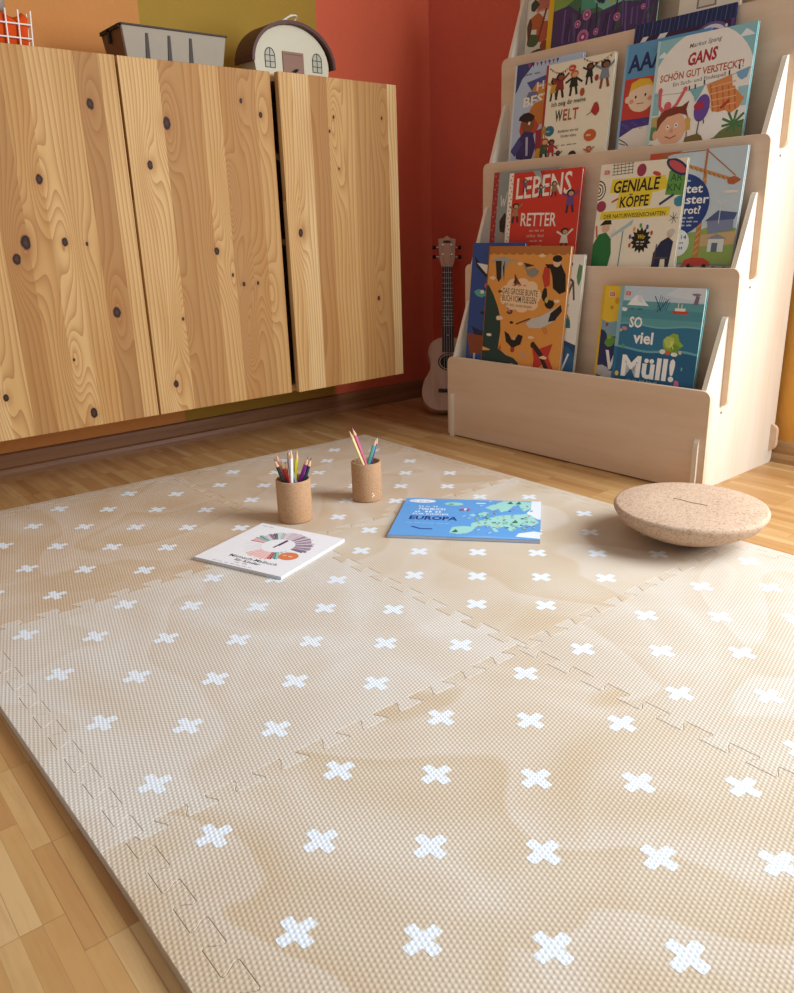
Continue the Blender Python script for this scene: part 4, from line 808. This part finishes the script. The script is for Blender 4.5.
P1((-0.79,0.1097,0.161), (-0.7916,0.1274,0), 'maroon', 'dark maroon pencil at the back centre of the fuller cup')
P1((-0.7771,0.1057,0.171), (-0.7663,0.1024,0), 'lilac', 'pale lilac pencil behind the white one in the fuller cup')
P1((-0.7576,0.0998,0.176), (-0.7538,0.0883,0), 'white', 'white pencil standing upright and tallest in the fuller cup')
P1((-0.766,0.1199,0.169), (-0.7838,0.1064,0), 'yellow', 'bright yellow pencil in the fuller cup')
P1((-0.746,0.1336,0.156), (-0.7995,0.1108,0), 'purple', 'purple pencil leaning to the right in the fuller cup')
P1((-0.7526,0.146,0.15), (-0.7751,0.1048,0), 'navy', 'dark navy pencil at the far right rim of the fuller cup')
P1((-0.7822,0.0983,0.146), (-0.7686,0.0942,0), 'grey', 'grey pencil half hidden among the others in the fuller cup')
P1((-0.7827,0.0896,0.147), (-0.7729,0.087,0), 'salmon', 'short coral pencil just behind the bright red one')
P1((-0.768,0.098,0.148), (-0.751,0.1234,0), 'grey', 'short grey pencil between the white and yellow ones')
P1((-0.7877,0.2753,0.18), (-0.7518,0.3175,0), 'cream', 'pale yellow pencil leaning left in the farther cup')
P1((-0.7888,0.2843,0.186), (-0.7562,0.325,0), 'pink', 'pink pencil leaning left, longest in the farther cup')
P1((-0.7537,0.3253,0.161), (-0.7979,0.302,0), 'teal', 'mint green pencil leaning right in the farther cup')
P1((-0.7611,0.3357,0.163), (-0.7964,0.3116,0), 'violet', 'violet pencil leaning right behind the mint green one')

# cork balance board: a shallow bowl-shaped disc
bz = .0865; br = .143
prof = [(0, 0)]
for i in range(1, 15):
    r_ = br*i/15*.985; prof.append((r_, (bz-HM-.022)*(r_/br)**2.1))
prof += [(br*.985, bz-HM-.017), (br+.001, bz-HM-.011), (br+.0015, bz-HM-.006), (br-.001, bz-HM-.0015), (br-.005, bz-HM), (br*.5, bz-HM+.0003), (0, bz-HM)]
b = MB(); b.lathe(prof, n=96)
bo = thing('balance_board', 'round cork balance board with domed underside resting on the play mat', 'balance board', (-.127, .612, HM+.0014))
b.build('cork_disc', CORKB, bo, merge=True)
b = MB()
pts = [(-.040+.014*i, .004+.0012*i + .002*math.sin(i*1.7), bz-HM+.0004) for i in range(6)]
b.tube(pts, .0007, 5); b.build('engraved_mark', flat('#7a5236', .8), bo)

# ================================================================== ON THE CABINET
ZC = CZ1 + .0008
# grey storage box with dark slots
t = thing('storage_box', 'grey plastic storage box with dark vertical slots on top of the wall cabinet', 'storage box', (-1.465, .245, ZC))
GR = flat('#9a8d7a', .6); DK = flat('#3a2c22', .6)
b = MB(); y0, y1, hh = -.137, .138, .087
b.hexa([(-.055,y0+.012,0),(.055,y0+.012,0),(.055,y1-.012,0),(-.055,y1-.012,0),(-.065,y0,hh),(.065,y0,hh),(.065,y1,hh),(-.065,y1,hh)])
b.build('box_body', GR, t, bevel=.002)
b = MB(); b.box(-.069,.069,y0-.003,y1+.003,hh-.001,hh+.003); b.build('rim', DK, t, bevel=.001)
for k in range(3):
    yy = y0+.062+.057*k; b = MB(); b.hexa([(.0552,yy-.006,.0005),(.0575,yy-.006,.0005),(.0575,yy+.006,.0005),(.0552,yy+.006,.0005),(.0640,yy-.003,.074),(.0655,yy-.003,.074),(.0655,yy+.003,.074),(.0640,yy+.003,.074)]); b.build('slot', DK, t)
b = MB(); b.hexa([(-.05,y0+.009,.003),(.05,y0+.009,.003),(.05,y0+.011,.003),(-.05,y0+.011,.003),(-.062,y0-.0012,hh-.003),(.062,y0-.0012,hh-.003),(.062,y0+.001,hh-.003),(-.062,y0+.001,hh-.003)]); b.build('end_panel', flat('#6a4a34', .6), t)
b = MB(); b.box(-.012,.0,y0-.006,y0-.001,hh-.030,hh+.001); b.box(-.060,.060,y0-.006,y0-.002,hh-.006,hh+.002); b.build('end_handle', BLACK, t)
# little arched house lamp
t = thing('house_lamp', 'small cream arched wooden house lamp with dark roof on the wall cabinet', 'lamp', (-1.445, .583, ZC), (0, 0, math.radians(2)))
def arch(w, h0, h, n=20): return [(-w, 0), (w, 0), (w*1.05, h0)] + [(w*1.05*math.cos(PI*i/n), h0+(h-h0)*math.sin(PI*i/n)) for i in range(1, n)] + [(-w*1.05, h0)]
CRM = flat('#c9c0a8', .6)
b = MB(); b.prism(arch(.116, .042, .138), -.03, .04, lambda a_, z, d: (d, a_, z)); b.build('house_body', CRM, t, merge=True)
n = 24; b = MB(); po = [(.137*math.cos(PI*i/n), .040+.107*math.sin(PI*i/n)) for i in range(n+1)]; pi_ = [(.129*math.cos(PI*i/n), .040+.0985*math.sin(PI*i/n)) for i in range(n+1)]
for i in range(n):
    P = [po[i], po[i+1], pi_[i+1], pi_[i]]
    b.hexa([(-.036,P[0][0],P[0][1]),(.055,P[0][0],P[0][1]),(.055,P[3][0],P[3][1]),(-.036,P[3][0],P[3][1]),(-.036,P[1][0],P[1][1]),(.055,P[1][0],P[1][1]),(.055,P[2][0],P[2][1]),(-.036,P[2][0],P[2][1])])
b.build('roof', flat('#4f2a20', .5), t, merge=True)
b = MB(); b.box(.0402,.043,-.033,.035,0,.073); b.box(.043,.0435,-.029,.031,.066,.067,1); dr = b.build('door_panel', [flat('#8a6552', .6), DK], t)
b = MB(); b.tube([(.043,.004,.026),(.050,.006,.028)], .004, 8); b.tube([(.048,-.004,.025),(.048,.012,.030)], .002, 6); b.build('door_knob', BLACK, dr)
for cy in (-.073, .082):
    b = MB(); w_ = .0155; ol = [(-w_,0),(w_,0),(w_,.027)] + [(w_*math.cos(PI*i/10), .027+.020*math.sin(PI*i/10)) for i in range(1,10)] + [(-w_,.027)]
    b.tube([(.0412, cy+a_, .030+z) for a_, z in ol], .0011, 6, closed=True)
    for sx in (0,): b.tube([(.0412,cy,.030),(.0412,cy,.077)], .0009, 5)
    for zz in (.044,.059): b.tube([(.0412,cy-w_,zz),(.0412,cy+w_,zz)], .0009, 5)
    wn = b.build('arched_window', flat('#3a3a34', .5), t)
    b = MB(); b.prism(ol, .0402, .0406, lambda a_, z, d: (d, cy+a_, .030+z)); b.build('pane', flat('#a9a490', .4), wn)
b = MB(); L_ = []
for i in range(25): q = 2*PI*i/24; L_.append((.0+.012*math.sin(q), .022+.026*math.cos(q)+.004*math.sin(q), .158+.011*math.sin(q)+.012*math.cos(q)*.7))
b.tube(L_, .0022, 7); b.tube([(0,.004,.147),(.006,.016,.165),(.010,.028,.172)], .0022, 7); b.build('cord_loop', flat('#e6e0d8', .5), t)
# wire basket with orange things
t = thing('wire_basket', 'white wire basket on the left end of the wall cabinet top', 'basket', (-1.43, -.21, ZC))
WH = flat('#e9dcd2', .4); b = MB(); X = .055; h = .082
for s_ in (-1, 1):
    for k in range(9): yy = -.105+.02625*k; b.tube([(s_*X*.92, yy*.96, .002), (s_*X, yy, h)], .0019, 6)
    for zz in (.0015, .028, .055): q = .92+.08*zz/h; b.tube([(s_*X*q, -.105*(.96+.04*zz/h), zz), (s_*X*q, .105*(.96+.04*zz/h), zz)], .0018, 6)
    for k in range(1, 4): xx = -X+2*X*k/4; b.tube([(xx*.92, s_*.1008, .0015), (xx, s_*.105, h)], .0013, 6)
    for zz in (.0015, .028, .055): q = .92+.08*zz/h; b.tube([(-X*q, s_*.105*(.96+.04*zz/h), zz), (X*q, s_*.105*(.96+.04*zz/h), zz)], .0013, 6)
for k in range(5): yy = -.084+.042*k; b.tube([(-X*.92, yy, .0015), (X*.92, yy, .0015)], .0012, 6)
b.build('wire_grid', WH, t)
OR = NT('orange_cloth', .9, .1); OR.col(OR.mix(OR.noise(OR.obj(), 40, 2), '#d0561c', '#c43c14')); OR.bump(OR.noise(OR.obj(), 60, 3), .6, .004)
b = MB(); 
vs = []; nx, ny = 10, 22
for i in range(nx+1):
    for j in range(ny+1): vs.append((-.050+.100*i/nx, -.099+.198*j/ny, .074+.008*math.sin(j*.9)+.006*math.sin(i*1.3+j*.4) - (.012 if i in (0,nx) or j in (0,ny) else 0)))
fs = [(i*(ny+1)+j, (i+1)*(ny+1)+j, (i+1)*(ny+1)+j+1, i*(ny+1)+j+1) for i in range(nx) for j in range(ny)]
N = len(vs); vs += [(x*.88, y*.95, .0040) for x, y, z in vs]
fs += [tuple(q+N for q in reversed(f)) for f in fs]
ring = [i*(ny+1) for i in range(nx+1)] + [nx*(ny+1)+j for j in range(1, ny+1)] + [i*(ny+1)+ny for i in range(nx-1, -1, -1)] + [j for j in range(ny-1, 0, -1)]
for a_, c_ in zip(ring, ring[1:]+ring[:1]): fs.append((c_, a_, a_+N, c_+N))
b.add(vs, fs, 0, True); o = b.build('orange_cloth', OR.m, None, loc=(-1.43, -.21, ZC)); tag(o, 'orange cloth filling the white wire basket', 'cloth')
b = MB(); b.lathe([(0,0),(.020,0),(.026,.008),(.026,.030),(.018,.040),(0,.043)], n=20); o = b.build('grey_cap', flat('#8f8378', .6), None, loc=(-1.435, -.165, ZC+.0850)); tag(o, 'grey rounded cap sitting on the orange cloth in the basket', 'cap')

# ================================================================== UKULELE
base = Vector((-1.325, 1.075, .012)); top = Vector((-1.535, 1.268, .590)); ax = (top-base); L = ax.length; ax.normalize()
toC = Vector((.74, -.60, 0)); toC = (toC - ax*toC.dot(ax)).normalized(); sx = ax.cross(toC) * -1
sx = toC.cross(ax) * -1
UM = Matrix((( sx.x, toC.x, ax.x, base.x), (sx.y, toC.y, ax.y, base.y), (sx.z, toC.z, ax.z, base.z), (0,0,0,1)))
if UM.to_3x3().determinant() < 0: UM = UM @ Matrix.Scale(-1, 4, (1,0,0))
t = thing('ukulele', 'small pale wooden ukulele leaning in the red corner beside the bookshelf', 'ukulele'); t.matrix_world = UM @ Matrix.Scale(1.12, 4, (1,0,0))
UW1 = m_wood('ukulele_mahogany', '#d0ab90', '#c49c80', '#94705a', 60., 8., 'x', .45, .4); s_ = L/.60
def outline(n=60):
    half = [(0,0),(.035,.001),(.060,.012),(.076,.035),(.080,.065),(.074,.095),(.061,.120),(.054,.140),(.055,.160),(.060,.180),(.060,.200),(.050,.222),(.030,.236),(.012,.240)]
    import itertools
    out = []
    for i in range(len(half)-1):
        p0 = half[max(i-1,0)]; p1 = half[i]; p2 = half[i+1]; p3 = half[min(i+2,len(half)-1)]
        if i == 0: p0 = (-half[1][0], half[1][1])
        for k in range(5):
            q = k/5; out.append(tuple(.5*((2*p1[j])+(-p0[j]+p2[j])*q+(2*p0[j]-5*p1[j]+4*p2[j]-p3[j])*q*q+(-p0[j]+3*p1[j]-3*p2[j]+p3[j])*q**3) for j in (0,1)))
    out.append(half[-1]); return [(x*s_*.93, z*s_) for x, z in out] + [(-x*s_*.93, z*s_) for x, z in out[::-1][:-1]]
b = MB(); b.prism(outline(), -.028, .028, lambda a_, z, d: (a_, d, z), 0, True); b.build('body', UW1, t, merge=True, bevel=.0015)
zh = .158*s_
b = MB(); n = 32
for r0, r1, y, mi in ((0,.024,.0286,0),(.027,.031,.0285,0)):
    vs = [((r0)*math.cos(2*PI*i/n), y, zh+r0*math.sin(2*PI*i/n)) for i in range(n)] + [((r1)*math.cos(2*PI*i/n), y, zh+r1*math.sin(2*PI*i/n)) for i in range(n)]
    b.add(vs, [(i, n+i, n+(i+1) % n, (i+1) % n) for i in range(n)], mi)
b.build('sound_hole', BLACK, t)
b = MB(); b.box(-.030,.030,.0283,.036,.062,.074); b.build('bridge', flat('#2c1c16', .5), t, bevel=.002)
b = MB(); z0, z1 = .19*s_, .475*s_
b.hexa([(-.018,.0285,z0),(.018,.0285,z0),(.018,.0335,z0),(-.018,.0335,z0),(-.015,.0285,z1),(.015,.0285,z1),(.015,.0335,z1),(-.015,.0335,z1)]); fb = b.build('fingerboard', flat('#33201d', .5), t)
b = MB(); b.hexa([(-.016,.010,z0+.02),(.016,.010,z0+.02),(.018,.0285,z0+.02),(-.018,.0285,z0+.02),(-.012,.012,z1),(.012,.012,z1),(.015,.0285,z1),(-.015,.0285,z1)]); b.build('neck', UW1, t)
b = MB()
for k in range(14): zz = z1 - (z1-z0+.10)*(1-2**(-(k+1)/12)) * .95; b.box(-.016,.016,.0335,.0346,zz,zz+.0012)
b.build('frets', flat('#b9b0a8', .3, .5, .8), fb)
for zz in (.36,.30,.245): b = MB(); b.tube([(0,.0335,zz*s_),(0,.0341,zz*s_)], .0022, 8); b.build('inlay_dot', flat('#d8d0c8', .4), fb)
b = MB(); q = [(-.0155,z1),(.0155,z1),(.024,z1+.028),(.027,z1+.105),(.010,z1+.108),(.0,z1+.118),(-.010,z1+.108),(-.027,z1+.105),(-.024,z1+.028)]
b.prism(q, .012, .028, lambda a_, z, d: (a_, d, z)); b.build('headstock', UW1, t, merge=True, bevel=.001)
b = MB(); vs = [(.013*math.cos(2*PI*i/16), .0285, z1+.094+.005*math.sin(2*PI*i/16)) for i in range(16)]; b.add(vs, [list(range(16))]); b.build('logo_patch', flat('#2a2624'), t)
for sx_ in (-1, 1):
    for zz in (.045, .080):
        b = MB(); b.tube([(sx_*.0135,.0281,z1+zz),(sx_*.0135,.034,z1+zz)], .0032, 10); b.tube([(sx_*.022,.020,z1+zz-.003),(sx_*.034,.020,z1+zz-.003)], .0016, 8)
        pg = b.build('tuning_peg', flat('#cfc6bc', .25, .5, .8), t)
        b = MB(); b.tube([(sx_*.034,.020,z1+zz-.003),(sx_*.038,.020,z1+zz-.003),(sx_*.045,.020,z1+zz-.003)], [.004,.0075,.006], 10); b.build('peg_button', BLACK, pg)
b = MB()
for k in range(4): x = -.0105+.007*k; b.tube([(x*1.2,.0362,.07),(x*.85,.0355,z1),(math.copysign(.0135,x),.0325,z1+(.045 if k in (0,3) else .08))], .0005, 4)
b.build('strings', flat('#d8d4cc', .4), t)
